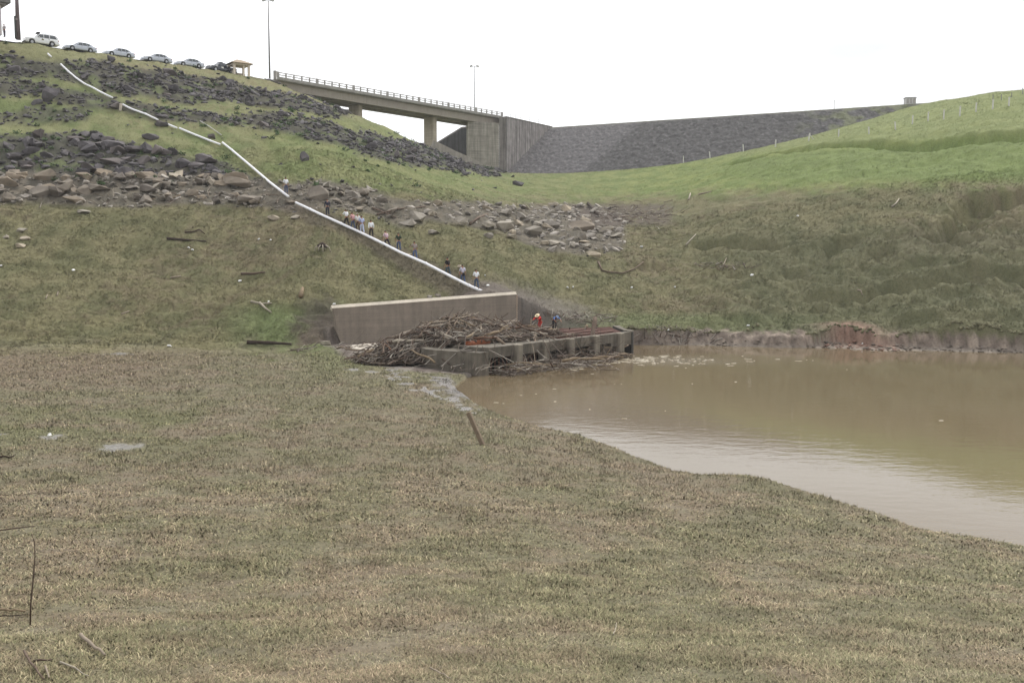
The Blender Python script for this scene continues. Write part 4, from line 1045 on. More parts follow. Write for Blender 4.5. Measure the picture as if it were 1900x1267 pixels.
make_car('suv', whitep, 'off_road_car', 'white four-wheel-drive car with a black box on its roof, first in the row', 'car', *road_pos(44.5))
SL = [('silver saloon directly behind the white off-road car in the row', 119.5, -.35), ('silver saloon with darker tinted windows, third vehicle in the row', 193, -.15),
      ('silver saloon fourth in the row, between two other silver saloons', 264.5, -.05), ('silver saloon last of the four, in front of the dark pickup', 326.5, 0)]
s0 = None
for i, (lb, px, dz) in enumerate(SL):
    p, a = road_pos(px); p.z += 0.0
    if s0 is None: s0 = make_car('sedan', silver, 'saloon_car', lb, 'car', p, a, 'silver saloons parked along the crest')
    else:
        c = copy_tree(s0); c.location = p; c.rotation_euler = (0,0,a); c['label'] = lb
p, a = road_pos(386); make_car('pickup', darkb, 'pickup_truck', 'dark blue pickup with roll bars and a white door emblem beside the shelter', 'pickup', p, a)
# ------------------------------------------------------------------ rocks
def rock_mesh(seed, flat=0.7, sub=1):
    g = random.Random(seed); bm = bmesh.new()
    for k in range(13):
        a = g.random()*2*math.pi; b = math.acos(2*g.random()-1)
        p = Vector((math.sin(b)*math.cos(a), math.sin(b)*math.sin(a)*(.65+.25*g.random()), math.cos(b)*flat)); 
        p = Vector((max(-.8, min(.8, p.x)), max(-.7, min(.7, p.y)), max(-.55, min(.6, p.z)))); bm.verts.new(p*.5*1.15)
    r = bmesh.ops.convex_hull(bm, input=bm.verts); 
    for v in [v for v in bm.verts if not v.link_faces]: bm.verts.remove(v)
    bmesh.ops.dissolve_limit(bm, angle_limit=0.18, verts=bm.verts, edges=bm.edges)
    bmesh.ops.bevel(bm, geom=list(bm.edges), offset=0.016, segments=1, affect='EDGES')
    bmesh.ops.triangulate(bm, faces=bm.faces)
    if sub:
        bmesh.ops.subdivide_edges(bm, edges=[e for e in bm.edges if e.calc_length() > .22], cuts=1, use_grid_fill=False)
        bmesh.ops.triangulate(bm, faces=bm.faces)
        for v in bm.verts:
            n = v.normal
            q = v.co*4+Vector((seed*3.1, 0, 0)); from_ = float(pn(np.array([q.x+q.z]), np.array([q.y-q.z]), seed)[0]); v.co += v.co.normalized()*0.035*from_
    bm.normal_update()
    me = bpy.data.meshes.new('rock'); bm.to_mesh(me); bm.free(); return me
RV = [rock_mesh(i*7+1, .55+.3*((i*37) % 10)/10) for i in range(12)]
RVn = []
for me in RV:
    V = np.empty(len(me.vertices)*3); me.vertices.foreach_get('co', V)
    T = np.array([p.vertices[:] for p in me.polygons]); RVn.append((V.reshape(-1, 3), T))
m_dark = rockmat('dark_rock', (92,88,90)); m_brown = rockmat('brown_rock', (122,114,104)); m_pale = rockmat('pale_rock', (150,143,132), var=.4)
RME = {}
def rock_for(mat, i):
    k = (mat.name, i)
    if k not in RME: me = RV[i].copy(); me.materials.append(mat); RME[k] = me
    return RME[k]
def put_rock(name, mat, i, loc, size, rot, label, group=None, sink=0.30):
    o = bpy.data.objects.new(name, rock_for(mat, i)); COL.objects.link(o)
    o.location = (loc[0], loc[1], loc[2]+size[2]*(.5-sink)-.02); o.scale = size; o.rotation_euler = rot
    return tag(o, label, 'boulder', group)
def scatter_rocks():
    g = np.random.default_rng(17)
    n = 60000; X = -95+130*g.random(n); Y = 88+110*g.random(n)
    t = np.arctan2(X, Y); r = np.hypot(X, Y)
    ok = (np.abs(t) < math.radians(31)) & (r < 212); X, Y, t, r = X[ok], Y[ok], t[ok], r[ok]
    Z, _, _ = lookup(r, t)
    px, py, dk, E = zones(X, Y, Z)
    clump = fbm(X*.35, Y*.35, 401, 3)
    base = 0.0045*((px > 380) & (px < 960) & (py > 240) & (py < 360)) + 0.008*((px < 420) & (py < 330) & (py > 120))
    dens = np.clip(dk*(.75+.7*clump), 0, 1)*np.where((py > 240) & (px < 520), .5, .85)*(py < 345) + np.clip(E*(.8+.9*clump), 0, 1)*.62*np.where(px > 740, .42, 1) + base
    keep = g.random(len(X)) < dens; X, Y, Z, px, py, dk, E = [a[keep] for a in (X, Y, Z, px, py, dk, E)]
    n = len(X); low = (py > np.interp(px, [0,230,420,520], [318,325,330,335])) & (E > .25)
    s = 0.28+0.55*g.random(n)**2.2+ (g.random(n) < .07)*0.8*g.random(n)
    big = (px < 520) & (py > 240) & (dk+E > .4); s = np.where(big, s*1.2+(g.random(n) < .12)*(.4+1.0*g.random(n)), s)
    PL_ = [tuple(hit(a, b)[:2]) for a, b in ((89,103),(113,123),(157,159),(209,186),(250,208),(293,226),(333,242),(409,272),(470,318),(535,369),(600,405),(700,452))]
    dp_, sp_, _ = dline(X, Y, PL_); s = np.where((dp_ < 3.2) & (sp_ < 0), np.minimum(s, .35), s); s = np.where(dp_ < .8, np.minimum(s, .25), s); s = np.where(low & (px > 600), s*1.1+(g.random(n) < .14)*.5, s)
    s = np.where(r[keep] > 150, s*1.15, s)
    order = np.argsort(-s*1.0/np.hypot(X, Y)); return [a[order] for a in (X, Y, Z, px, py, dk, E, s)] + [low[order]]
X_, Y_, Z_, PX_, PY_, DK_, E_, S_, LOW_ = scatter_rocks()
print('ROCKS', len(X_))
gr = np.random.default_rng(23)
NI = 240
def rlabel(px, py, low):
    if low:
        if px < 240: return 'grey brown boulder in the rubble belt at the left foot of the rocky slope', 'brown boulders at the left foot of the rocky slope'
        if px < 530: return 'brown boulder in the rubble belt below the white pipe', 'brown boulders in the rubble belt below the pipe'
        if px < 760: return 'brown boulder in the rubble uphill of the walking people', 'brown boulders uphill of the walking people'
        return 'pale angular boulder in the rubble patch right of the walkers', 'pale boulders in the middle rubble patch'
    if py > 240 and px < 520: return 'large dark angular boulder in the heap left of the pipe bend', 'large dark boulders in the heap left of the pipe bend'
    if px < 320: return 'dark angular boulder in the upper rock bands beside the upper pipe', 'dark boulders of the upper left rock bands'
    if px < 640: return 'dark angular boulder in the rock bands below the bridge start', 'dark boulders in the bands below the bridge start'
    return 'dark boulder on the hill end beneath the bridge piers', 'dark boulders on the hill end beneath the bridge'
for i in range(NI):
    x, y, z, s = X_[i], Y_[i], Z_[i], S_[i]; mat = m_dark
    if LOW_[i]: mat = m_pale if (PX_[i] > 740 or gr.random() < .25) else m_brown
    lb, gp = rlabel(PX_[i], PY_[i], LOW_[i])
    s_ = 'huge' if s > 1.7 else 'large' if s > 1.3 else 'middling' if s > 1.0 else 'smaller'
    tone = {'dark_rock': 'dark', 'brown_rock': 'brown', 'pale_rock': 'pale'}[mat.name]
    lo_, hi_ = {'large dark': (0, 512), 'dark bould': (0, 940), 'brown boul': (0, 760), 'pale bould': (740, 1160)}.get(gp[:10], (0, 900)) if gp else (0, 900)
    u_ = PX_[i]; vb = 'at the top' if PY_[i] < (275 if not LOW_[i] and PY_[i] > 240 else 150 if not LOW_[i] else 350) else 'at the foot' if PY_[i] > (310 if not LOW_[i] and PY_[i] > 240 else 225 if not LOW_[i] else 385) else 'midway up'
    hb = int(u_//120); wh = ['under the white car','under the middle cars','under the last silver cars','under the dark pickup','below the light pole','under the bridge start','under the second pier','right of the second pier','below the far abutment','below the dam'][min(hb, 9)]
    if LOW_[i]: wh = ['at the far left','near the far left','above the dark branch','left of the pipe','beside the pipe joint','above the walker cluster','above the black-shirted walker','above the last walkers','left of the brown mound','near the brown mound'][min(hb, 9)]
    lb = '%s %s boulder %s of the %s, %s' % (s_, tone, vb, 'rubble belt' if LOW_[i] else 'big rock heap' if PY_[i] > 240 and u_ < 520 else 'upper rock bands', wh)
    gp = 'boulders of the %s' % ('rubble belt' if LOW_[i] else 'big rock heap' if PY_[i] > 240 and u_ < 520 else 'upper rock bands')
    put_rock('boulder', mat, int(gr.integers(12)), (x, y, z), (s*(1.1+.5*gr.random()), s*(.9+.4*gr.random()), s*(.65+.5*gr.random())), (gr.normal()*.3, gr.normal()*.3-.1, gr.random()*6.3), lb, gp)
def merge_rocks(name, sel, cols, label):
    Vs, Fs, Cs = [], [], []; off = 0
    for i in sel:
        V, T = RVn[int(gr.integers(12))]; s = S_[i]; a = gr.random()*6.3; ca, sa = math.cos(a), math.sin(a)
        W = V*np.array([s*(1.1+.5*gr.random()), s*(.8+.5*gr.random()), s*(.55+.5*gr.random())])
        tl_ = gr.normal()*.35; W = np.stack([W[:, 0]*math.cos(tl_)-W[:, 2]*math.sin(tl_), W[:, 1], W[:, 0]*math.sin(tl_)+W[:, 2]*math.cos(tl_)], 1)
        W = np.stack([W[:, 0]*ca-W[:, 1]*sa+X_[i], W[:, 0]*sa+W[:, 1]*ca+Y_[i], W[:, 2]+Z_[i]+s*.08], 1)
        low = LOW_[i]; c0 = C(156,147,136) if low and (PX_[i] > 740 or gr.random() < .3) else (C(122,114,102) if low else C(92,88,90))
        c0 = c0*(.6+.8*gr.random())
        Vs.append(W); Fs.append(T+off); Cs.append(np.tile(c0, (len(V), 1))); off += len(V)
    o = mesh_np(name, np.vstack(Vs), np.vstack(Fs), colmat(name+'_stone', .92, .4, 3.5, .6, .08), col=np.vstack(Cs)); tag(o, label, 'rubble', kind='stuff')
sel = np.arange(NI, min(len(X_), 9000))
merge_rocks('rubble', sel, None, 'dense smaller dark and brown rubble filling the rock bands of the left hill')
# single boulders one can point to --------------------------------------
ONE = [ # px, py(base), width px, height px, material, label
 (440,350,50,26,'b','broad brown overhanging boulder just left of the pipe, above a dark hollow'),
 (462,378,42,20,'b','blocky brown boulder under the overhanging one beside the dark hollow'),
 (590,372,38,32,'b','huge blocky grey brown boulder standing uphill of the first walkers'),
 (775,412,34,24,'p','pale triangular slab rock leaning uphill behind the walkers'),
 (755,419,34,15,'p','flat pale rock lying in grass just right of the white-shirted walker'),
 (806,436,22,11,'p','lone grey rock alone in the grass below the rubble patch'),
 (907,443,18,14,'p','small dark-based rock alone in grass left of the double stones'),
 (938,400,24,16,'p','pale flat-topped rock crowning the middle of the rubble patch'),
 (935,427,36,26,'p','tall split pale rock slab in the middle of the rubble patch'),
 (906,424,26,13,'p','low cream rock at the lower edge of the rubble patch'),
 (856,419,26,20,'p','rounded pale boulder beside the short log in the rubble patch'),
 (985,438,40,24,'p','big pale slab rock at the lower right of the rubble patch'),
 (1022,424,32,18,'p','white-topped pale rock right of the big slab'),
 (998,421,16,13,'p','small round pale rock between the big slab and white-topped rock'),
 (1077,428,50,22,'b','wide brown mound-like boulder with debris around it'),
 (1052,394,18,18,'p','round pale rock upright behind the brown mound boulder'),
 (1035,392,10,16,'p','narrow upright pale rock at the upper edge of the rubble patch'),
 (1114,428,17,10,'p','small pale rock touching the right side of the brown mound boulder'),
 (1127,436,19,12,'p','rounded pale rock at the right end of the rubble patch'),
 (1093,445,25,14,'p','flat grey tilted rock below the brown mound boulder'),
 (1010,456,16,12,'p','left rock of the close pair in the grass below the patch'),
 (1028,458,28,16,'p','cracked grey rock, right one of the close pair in the grass'),
 (1062,461,10,13,'p','small light-topped dark rock alone between pair and chain of stones'),
 (1087,464,22,14,'p','pale rock in the middle of the downhill chain of stones'),
 (1101,480,27,16,'p','pale rounded boulder lowest of the chain of stones'),
 (42,432,20,11,'p','grey pointed stone, topmost of three stones in grass at far left'),
 (46,446,18,9,'p','pale stone in the middle of the three stones at far left'),
 (39,460,18,10,'p','light flat stone, lowest of the three stones at far left'),
 (9,443,16,8,'p','pale flat stone beside the three stones at the left picture edge'),
 (157,398,26,9,'p','whitish flat stone in grass under the left rubble belt'),
 (508,411,22,13,'p','pale broken stone in grass below the pipe joint'),
 (548,408,18,9,'p','dull low stone right of the pale broken stone'),
 (604,641,19,14,'p','light grey stone at the foot of the long concrete wall'),
 (797,556,11,9,'p','small pale stone behind the wall top, left of two'),
 (812,553,12,9,'b','small dark stone behind the wall top, right of two'),
 (757,476+2,16,9,'p','pale elongated stone on the dirt path beside the pipe'),
 (853,500,9,9,'p','small pale stone on the dirt path between two walkers'),
 (96,192,30,36,'d','tall rounded dark boulder standing alone on the upper left slope'),
 (565,300,16,22,'d','dark upright rock in the bright grass below the second rock band'),
 (962,346,22,12,'d','dark block lying in green grass below the wing wall'),
 (735,292,14,16,'d','dark upright rounded rock in the band below the second pier'),
 (385,305,40,26,'d','broad dark boulder in the heap just left of the pipe bend'),
 (280,262,30,16,'d','flat dark slab in grass halfway down the left slope'),
 (215,205,22,16,'d','dark rock under the gap in the white pipe'),
 (300,236,24,13,'d','dark rock under the second gap in the white pipe'),
 (539,379,26,9,'b','flat brown rock slab lying over the pipe joint by the walkers'),
]
MM = {'b': m_brown, 'p': m_pale, 'd': m_dark}
for k, (px, py, w, h, mm, lb) in enumerate(ONE):
    p = hit(px, py-1); sc = p.y/F; W_ = w*sc*1.12; H_ = h*sc*1.35
    o = put_rock('boulder', MM[mm], (k*5+3) % 12, p, (W_, W_*.8, H_), (0.1*math.sin(k*3.3), 0.1*math.cos(k*2.1), 0.35*math.sin(k*1.7)), lb, None, .25)

# low weeds growing between the rocks -----------------------------------
def weeds():
    g = np.random.default_rng(77); cx, cy = [], []
    n = 12000; X = -95+120*g.random(n); Y = 92+100*g.random(n); t = np.arctan2(X, Y); r = np.hypot(X, Y); ok = (np.abs(t) < .54) & (r < 210); X, Y, t, r = X[ok], Y[ok], t[ok], r[ok]
    Z, _, _ = lookup(r, t); px, py, dk, E = zones(X, Y, Z)
    d = np.clip(ss(.1, .7, fbm(X*.3, Y*.3, 501, 3))*(py < 350)*(px < 950), 0, 1)*.6*(dk*.9+.2); k = g.random(len(X)) < d; X, Y, Z, r = X[k], Y[k], Z[k], r[k]
    V, F_, Cc = [], [], []; off = 0
    for x, y, z, rr in zip(X, Y, Z, r):
        m = 36; s = .22+.38*g.random()**1.6; c0 = C(70,98,44)*(.7+.6*g.random())
        P = np.stack([g.normal(size=m)*s*.5, g.normal(size=m)*s*.5, np.abs(g.normal(size=m))*s*.45+.05], 1)+[x, y, z]
        a = g.normal(size=(m, 3)); a /= np.linalg.norm(a, axis=1)[:, None]; b = np.cross(a, g.normal(size=(m, 3))); b /= np.linalg.norm(b, axis=1)[:, None]; L = (.10+.10*g.random((m, 1)))
        V.append(np.stack([P-a*L, P+b*L*.45, P+a*L, P-b*L*.45], 1).reshape(-1, 3)); i = np.arange(m)*4+off; F_.append(np.stack([i, i+1, i+2, i+3], 1)); off += 4*m
        Cc.append(np.repeat(c0*(.75+.5*g.random((m, 1))), 4, 0))
    mt = colmat('weed_leaf', .7, .1, 3, 0, spec=.2)
    o = mesh_np('weeds', np.vstack(V), np.vstack(F_), mt, col=np.vstack(Cc)); tag(o, 'low leafy green weeds growing between the dark rocks', 'weeds', kind='stuff')
weeds()
# clods slumped along the far water edge ----------------------------------
def clods():
    g = np.random.default_rng(88); Vs, Fs, Cs = [], [], []; off = 0; k = 0
    while k < 260:
        px = 1190+760*g.random(); X = (px-950)/F*85; 
        Y = 78+12*g.random(); x = (px-W0/2)/F*Y; d = float(sdpoly(np.array([x]), np.array([Y]), WP)[0])
        if not (0.0 < d < 2.3): continue
        z = gzf0(x, Y)
        if z > WZ+.5: continue
        k += 1; V, T = RVn[int(g.integers(12))]; s = .10+.30*g.random()**2.5+(.12*g.random() if abs(x-29) < 5 else 0); a = g.random()*6.3
        W = V*np.array([s*1.5, s*1.2, s*.8]); W = np.stack([W[:, 0]*math.cos(a)-W[:, 1]*math.sin(a)+x, W[:, 0]*math.sin(a)+W[:, 1]*math.cos(a)+Y, W[:, 2]+z+s*.1], 1)
        c0 = (C(132,118,104) if g.random() < .5 else C(100,90,78))*(.7+.5*g.random()); c0 = C(142,104,86)*(.8+.3*g.random()) if abs(x-29.5) < 3 and g.random() < .6 else c0
        Vs.append(W); Fs.append(T+off); Cs.append(np.tile(c0, (len(V), 1))); off += len(V)
    o = mesh_np('mud_clods', np.vstack(Vs), np.vstack(Fs), colmat('mud_clod', .9, .35, 5, .5, .05), col=np.vstack(Cs)); tag(o, 'slumped clods of brown and reddish mud along the far water edge', 'mud', kind='stuff')
def gzf0(x, y):
    z, _, _ = lookup(np.array([math.hypot(x, y)]), np.array([math.atan2(x, y)])); return float(z[0])
clods()

def turf_edge():
    g = np.random.default_rng(91); Vs, Fs, Cs = [], [], []; off = 0; k = 0; n = 60000
    X = 9+52*g.random(n); Y = 76+16*g.random(n); d = sdpoly(X, Y, WP); t = np.arctan2(X, Y); r = np.hypot(X, Y); ok = (d > .4) & (d < 3.3) & (np.abs(t) < .6); X, Y, t, r = X[ok], Y[ok], t[ok], r[ok]
    Z, c, ng, N_ = lookup(r, t, True); top = (Z > WZ+.95) & (Z < WZ+2.3) & (N_[:, 2] < .72); X, Y, Z = X[top], Y[top], Z[top]
    Z2, c2, _ = lookup(np.hypot(X, Y+.45), np.arctan2(X, Y+.45)); sel = (Z2-Z > .16) & (Z2-Z < .36); X, Y, Z = X[sel][:420], Y[sel][:420], Z2[sel][:420]
    for x, y, z in zip(X, Y, Z):
        V, T = RVn[int(g.integers(12))]; s = .22+.30*g.random(); a = g.random()*6.3
        W = V*np.array([s*1.2, s*1.0, s*.85]); e_ = g.normal()*.5; W = np.stack([W[:, 0]*math.cos(e_)-W[:, 2]*math.sin(e_), W[:, 1], W[:, 0]*math.sin(e_)+W[:, 2]*math.cos(e_)], 1); W = np.stack([W[:, 0]*math.cos(a)-W[:, 1]*math.sin(a)+x, W[:, 0]*math.sin(a)+W[:, 1]*math.cos(a)+y+.15, W[:, 2]+z-.16], 1)
        Vs.append(W); Fs.append(T+off); Cs.append(np.tile(C(112,108,74)*(.75+.4*g.random()), (len(V), 1))); off += len(V)
    if Vs: o = mesh_np('turf_edge', np.vstack(Vs), np.vstack(Fs), colmat('turf_clump', .95, .4, 7, .8, .06), col=np.vstack(Cs)); tag(o, 'ragged overhanging turf along the top of the far eroded bank', 'grass', kind='stuff')
turf_edge()
# ------------------------------------------------------------------ driftwood
WC = [(168,154,138),(140,124,108),(118,102,90),(98,84,74),(150,132,108),(128,112,102),(182,172,156),(108,82,66)]
m_wood = [simple('drift_wood_%s' % n, [v*.92 for v in c], .9, .15, .35, 7, bump=.4) for n, c in zip(('pale','tan','grey_brown','dark','straw','dull','bleached','reddish'), WC)]
m_bark = simple('dark_bark', (70,60,54), .95, .1, .4, 8, bump=.5)
gd = np.random.default_rng(31)
def crooked(p0, p1, bend, n, g):
    p0 = np.array(p0); p1 = np.array(p1); L = np.linalg.norm(p1-p0); ph = g.random(3)*6.28
    out = []
    for i in range(n+1):
        t = i/n; p = p0*(1-t)+p1*t; k = bend*L*math.sin(math.pi*t)
        out.append(p+np.array([k*math.sin(ph[0]+t*2.2), k*.5*math.cos(ph[1]+t*2), k*.55*abs(math.sin(ph[2]+t))])+(g.normal(size=3)*.012*L if 0 < i < n else 0))
    return out
def stick_np(p0, p1, r, g, n=3, seg=5, bend=.08):
    P = np.array(crooked(p0, p1, bend, n, g)); V = []; 
    d = P[-1]-P[0]; d = d/np.linalg.norm(d); a = np.array([0, 0, 1.]) if abs(d[2]) < .9 else np.array([1., 0, 0])
    u = np.cross(d, a); u /= np.linalg.norm(u); v = np.cross(d, u)
    for i in range(n+1):
        rr = r*(1-.45*i/n); an = np.arange(seg)*2*math.pi/seg
        V.append(P[i]+np.outer(np.cos(an), u)*rr+np.outer(np.sin(an), v)*rr)
    V = np.vstack(V); F_ = []
    for i in range(n):
        for k in range(seg): j = (k+1) % seg; F_.append((i*seg+k, i*seg+j, (i+1)*seg+j, (i+1)*seg+k))
    F_.append((0,1,2,2)) ; return V, np.array(F_[:-1])
def pile_h(x, y):
    """height of the driftwood heap above the datum at its foot"""
    # the heap leans over the left half of the intake and the ground beside it
    c = Vector((-4.3, 70.6, 0)); ax = Vector((.82, .57, 0)); ay = Vector((-.57, .82, 0)); q = Vector((x, y, 0))-c
    u, v = q.dot(ax), q.dot(ay)
    h = 2.75*np.exp(-(((u-1.2)/4.0)**2)-((v-.4)/2.6)**2) + 0.95*np.exp(-(((u+4.0)/3.0)**2)-((v-.3)/2.2)**2)+ 0.9*np.exp(-(((u-6.0)/2.6)**2)-((v-.2)/2.0)**2)
    return float(h)
def ground_h(x, y):
    g = gzf(x, y)
    d = sdpoly(np.array([x]), np.array([y]), [F0, F1, B1, B0])[0]
    return max(g, TOP-.02) if d < 0 else g
def gzf(x, y):
    z, _, _ = lookup(np.array([math.hypot(x, y)]), np.array([math.atan2(x, y)])); return float(z[0])
def pz(x, y):
    b = gzf(x, y); t = -7.25+pile_h(x, y)
    d = sdpoly(np.array([x]), np.array([y]), [F0, F1, B1, B0])[0]
    if d < 0: b = TOP-.02; t = max(t, TOP-.02+.35*pile_h(x, y))
    return max(b, t), t > b+.08
# solid dark core
xs = np.arange(-17, 7, .3); ys = np.arange(63, 86, .3)
def build_core():
    V = []; idx = {}
    H = np.zeros((len(xs), len(ys))); ok = np.zeros_like(H, bool)
    for i, x in enumerate(xs):
        for j, y in enumerate(ys):
            z, o_ = pz(x, y); H[i, j] = z-(.12)+.1*float(gd.random()); ok[i, j] = o_ and pile_h(x, y) > .28
    V = []; F_ = []
    for i in range(len(xs)):
        for j in range(len(ys)):
            if ok[i, j]: idx[i, j] = len(V); V.append((xs[i], ys[j], H[i, j]))
    for i in range(len(xs)-1):
        for j in range(len(ys)-1):
            q = [(i, j), (i+1, j), (i+1, j+1), (i, j+1)]
            if all(k in idx for k in q): F_.append([idx[k] for k in q])
    return np.array(V), np.array(F_)
V, F_ = build_core()
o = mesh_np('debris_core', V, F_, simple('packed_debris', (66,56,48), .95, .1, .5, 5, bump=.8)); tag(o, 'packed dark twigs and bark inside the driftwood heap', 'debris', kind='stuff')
SV, SF, SCo = [], [], []; off = 0
def add_small(p0, p1, r, c, bend=.08, n=3):
    global off
    V, F_ = stick_np(p0, p1, r, gd, n, 5, bend); SV.append(V); SF.append(F_+off); off += len(V); SCo.append(np.tile(C(*c)*(.5+.55*gd.random()), (len(V), 1)))
def rand_pile():
    while True:
        x = -17+24*gd.random(); y = 63+23*gd.random()
        if gd.random()*2.2 < pile_h(x, y)+.12:
            z, o_ = pz(x, y)
            if o_: return x, y, z
def orient():
    a = gd.random()*math.pi if gd.random() < .55 else 0.5+gd.normal()*.5; return a
n_s = 0
while n_s < 3900:
    x, y, z = rand_pile(); L = .35+1.7*gd.random()**1.6; a = orient(); dx, dy = math.cos(a)*L/2, math.sin(a)*L/2
    z0, _ = pz(x-dx, y-dy); z1, _ = pz(x+dx, y+dy)
    k = .05+.30*gd.random(); e_ = gd.normal()*(.10+.22*L*(gd.random() < .4)); add_small((x-dx, y-dy, max(z0, -7.2)+k-e_*.5), (x+dx, y+dy, max(z1, -7.2)+k+e_), .014+.05*gd.random()**2.5, WC[int(gd.integers(8))]); n_s += 1
# debris trapped at the waterline in front of the bays
for k in range(1250):
    s = 1.2+15.8*gd.random(); w = -.1-1.7*gd.random()**1.3*(1-.35*s/16); p = fp(s, w, WZ+.04+.30*gd.random()**2*(1-abs(w)/2.6)); L = .3+1.3*gd.random()**1.5; a = math.atan2(fx.y, fx.x)+gd.normal()*.75
    dz = gd.normal()*.10; add_small((p.x-math.cos(a)*L/2, p.y-math.sin(a)*L/2, max(WZ+.01, p.z-dz)), (p.x+math.cos(a)*L/2, p.y+math.sin(a)*L/2, max(WZ+.01, p.z+dz)), .012+.028*gd.random()**2, WC[int(gd.integers(8))])
for k in range(240):   # thin tangle hanging in the bays and on the middle of the deck
    s = 6+9*gd.random(); p = fp(s, -.15+.5*gd.random(), WZ+.2+1.5*gd.random()); L = .4+1.1*gd.random(); a = gd.random()*6.28; e = gd.normal()*.7
    add_small((p.x, p.y, p.z), (p.x+math.cos(a)*math.cos(e)*L, p.y+math.sin(a)*math.cos(e)*L*.5, max(WZ+.02, p.z+math.sin(e)*L)), .01+.015*gd.random(), WC[int(gd.integers(4))+1])
for k in range(500):   # scraps on the deck and the mud behind it
    s = 5+8*gd.random(); w = 1.0+5.5*gd.random(); p = fp(s, w, TOP+.06); L = .3+1.1*gd.random()**2; a = gd.random()*3.14
    add_small((p.x, p.y, p.z), (p.x+math.cos(a)*L, p.y+math.sin(a)*L, p.z+.1*gd.random()), .015+.02*gd.random(), WC[int(gd.integers(8))])
def ground_sticks(cx, cy, rx, ry, n, lmax):
    for k in range(n):
        p = hit(cx+gd.normal()*rx, cy+gd.normal()*ry); L = .3+lmax*gd.random()**2; a = gd.random()*3.14; q = (p.x+math.cos(a)*L, p.y+math.sin(a)*L)
        add_small((p.x, p.y, p.z+.06), (*q, gzf(*q)+.08+.1*gd.random()), .02+.03*gd.random(), WC[int(gd.integers(8))])
ground_sticks(1175, 400, 42, 10, 260, 2.0); ground_sticks(1000, 400, 70, 12, 90, 1.6); ground_sticks(1250, 630, 40, 6, 110, 1.0); ground_sticks(1340, 497, 26, 4, 50, 1.2)
ground_sticks(1060, 594, 38, 6, 110, 1.2); ground_sticks(680, 645, 35, 3, 90, 1.5); ground_sticks(300, 370, 180, 8, 90, 1.8)
o = mesh_np('driftwood_scraps', np.vstack(SV), np.vstack(SF), colmat('small_driftwood', .92, .35, 9, .3, .02), col=np.vstack(SCo))
tag(o, 'countless small sticks and twigs matted over the intake and its surroundings', 'driftwood', kind='stuff')
# individual branches of the heap
def branch(p0, p1, r0, r1, mat, label, bend=.10, group=None, name='branch', n=6, seg=7, twig=False, cat='branch'):
    P = crooked(p0, p1, bend, n, gd); m = MB(); m.tube([Vector(p) for p in P], [r0+(r1-r0)*i/n for i in range(n+1)], seg)
    if twig:
        for t in (.45, .7): 
            b = Vector(P[int(n*t)]); L = (Vector(p1)-Vector(p0)).length; d = (Vector(p1)-Vector(p0)).normalized()
            e = b+d*L*.22+Vector((gd.normal()*.5, gd.normal()*.3, abs(gd.normal())*.5+.2))*L*.25; m.tube([b, (b+e)/2+Vector((0,0,.03*L)), e], [r1*.8, r1*.6, r1*.35], 5)
    o = m.build(name, mat, None, True); return tag(o, label, cat, group)
for k in range(120):
    x, y, z = rand_pile(); L = 1.2+2.3*gd.random()**1.5; a = orient(); dx, dy = math.cos(a)*L/2, math.sin(a)*L/2
    z0, _ = pz(x-dx, y-dy); z1, _ = pz(x+dx, y+dy); z0, z1 = max(z0, -7.15), max(z1, -7.15); zz = max(z, (z0+z1)/2)-(z0+z1)/2
    h = .16+.2*gd.random(); rr = .04+.09*gd.random()**1.5
    mi = int(gd.integers(8)); pxx = proj(x, y, z)[0]
    wh = 'at the left foot' if pxx < 720 else 'on the left flank' if pxx < 790 else 'above the solid intake nose' if pxx < 860 else 'around the rusty cylinder' if pxx < 910 else 'behind the first open bays' if pxx < 960 else 'at the right end'
    lb = '%s %s branch %s of the driftwood heap, %s' % ('thick' if rr > .075 else 'thin', ['pale grey','tan','grey brown','dark brown','straw coloured','dull grey','bleached','reddish'][mi], wh, 'lying level' if abs(z1-z0) < .3 else 'sloping down left' if (z1 > z0) == (dx > 0) else 'sloping down right')
    branch((x-dx, y-dy, z0+h+zz), (x+dx, y+dy, z1+h+zz), rr, rr*.5, m_wood[mi], lb, .09, 'branches tangled in the driftwood heap', twig=gd.random() < .3)
for k in range(24):
    s = 1.5+15*gd.random(); w = -.5-1.1*gd.random(); p = fp(s, w, WZ+.15+.25*gd.random()); L = 1.3+2.2*gd.random(); a = math.atan2(fx.y, fx.x)+gd.normal()*.45; rr = .03+.045*gd.random()
    branch((p.x-math.cos(a)*L/2, p.y-math.sin(a)*L/2, p.z), (p.x+math.cos(a)*L/2, p.y+math.sin(a)*L/2, max(WZ+.06, p.z+gd.normal()*.15)), rr, rr*.5, m_wood[k % 6], '%s branch floating by the water before %s of the intake' % (['pale grey','tan','grey brown','dark brown','straw coloured','dull grey'][k % 6], ['the solid nose','the first bay','the second bay','the third bay','the fourth bay','the last bay'][min(5, int(s/3.2))]), .10, 'branches floating before the intake bays')
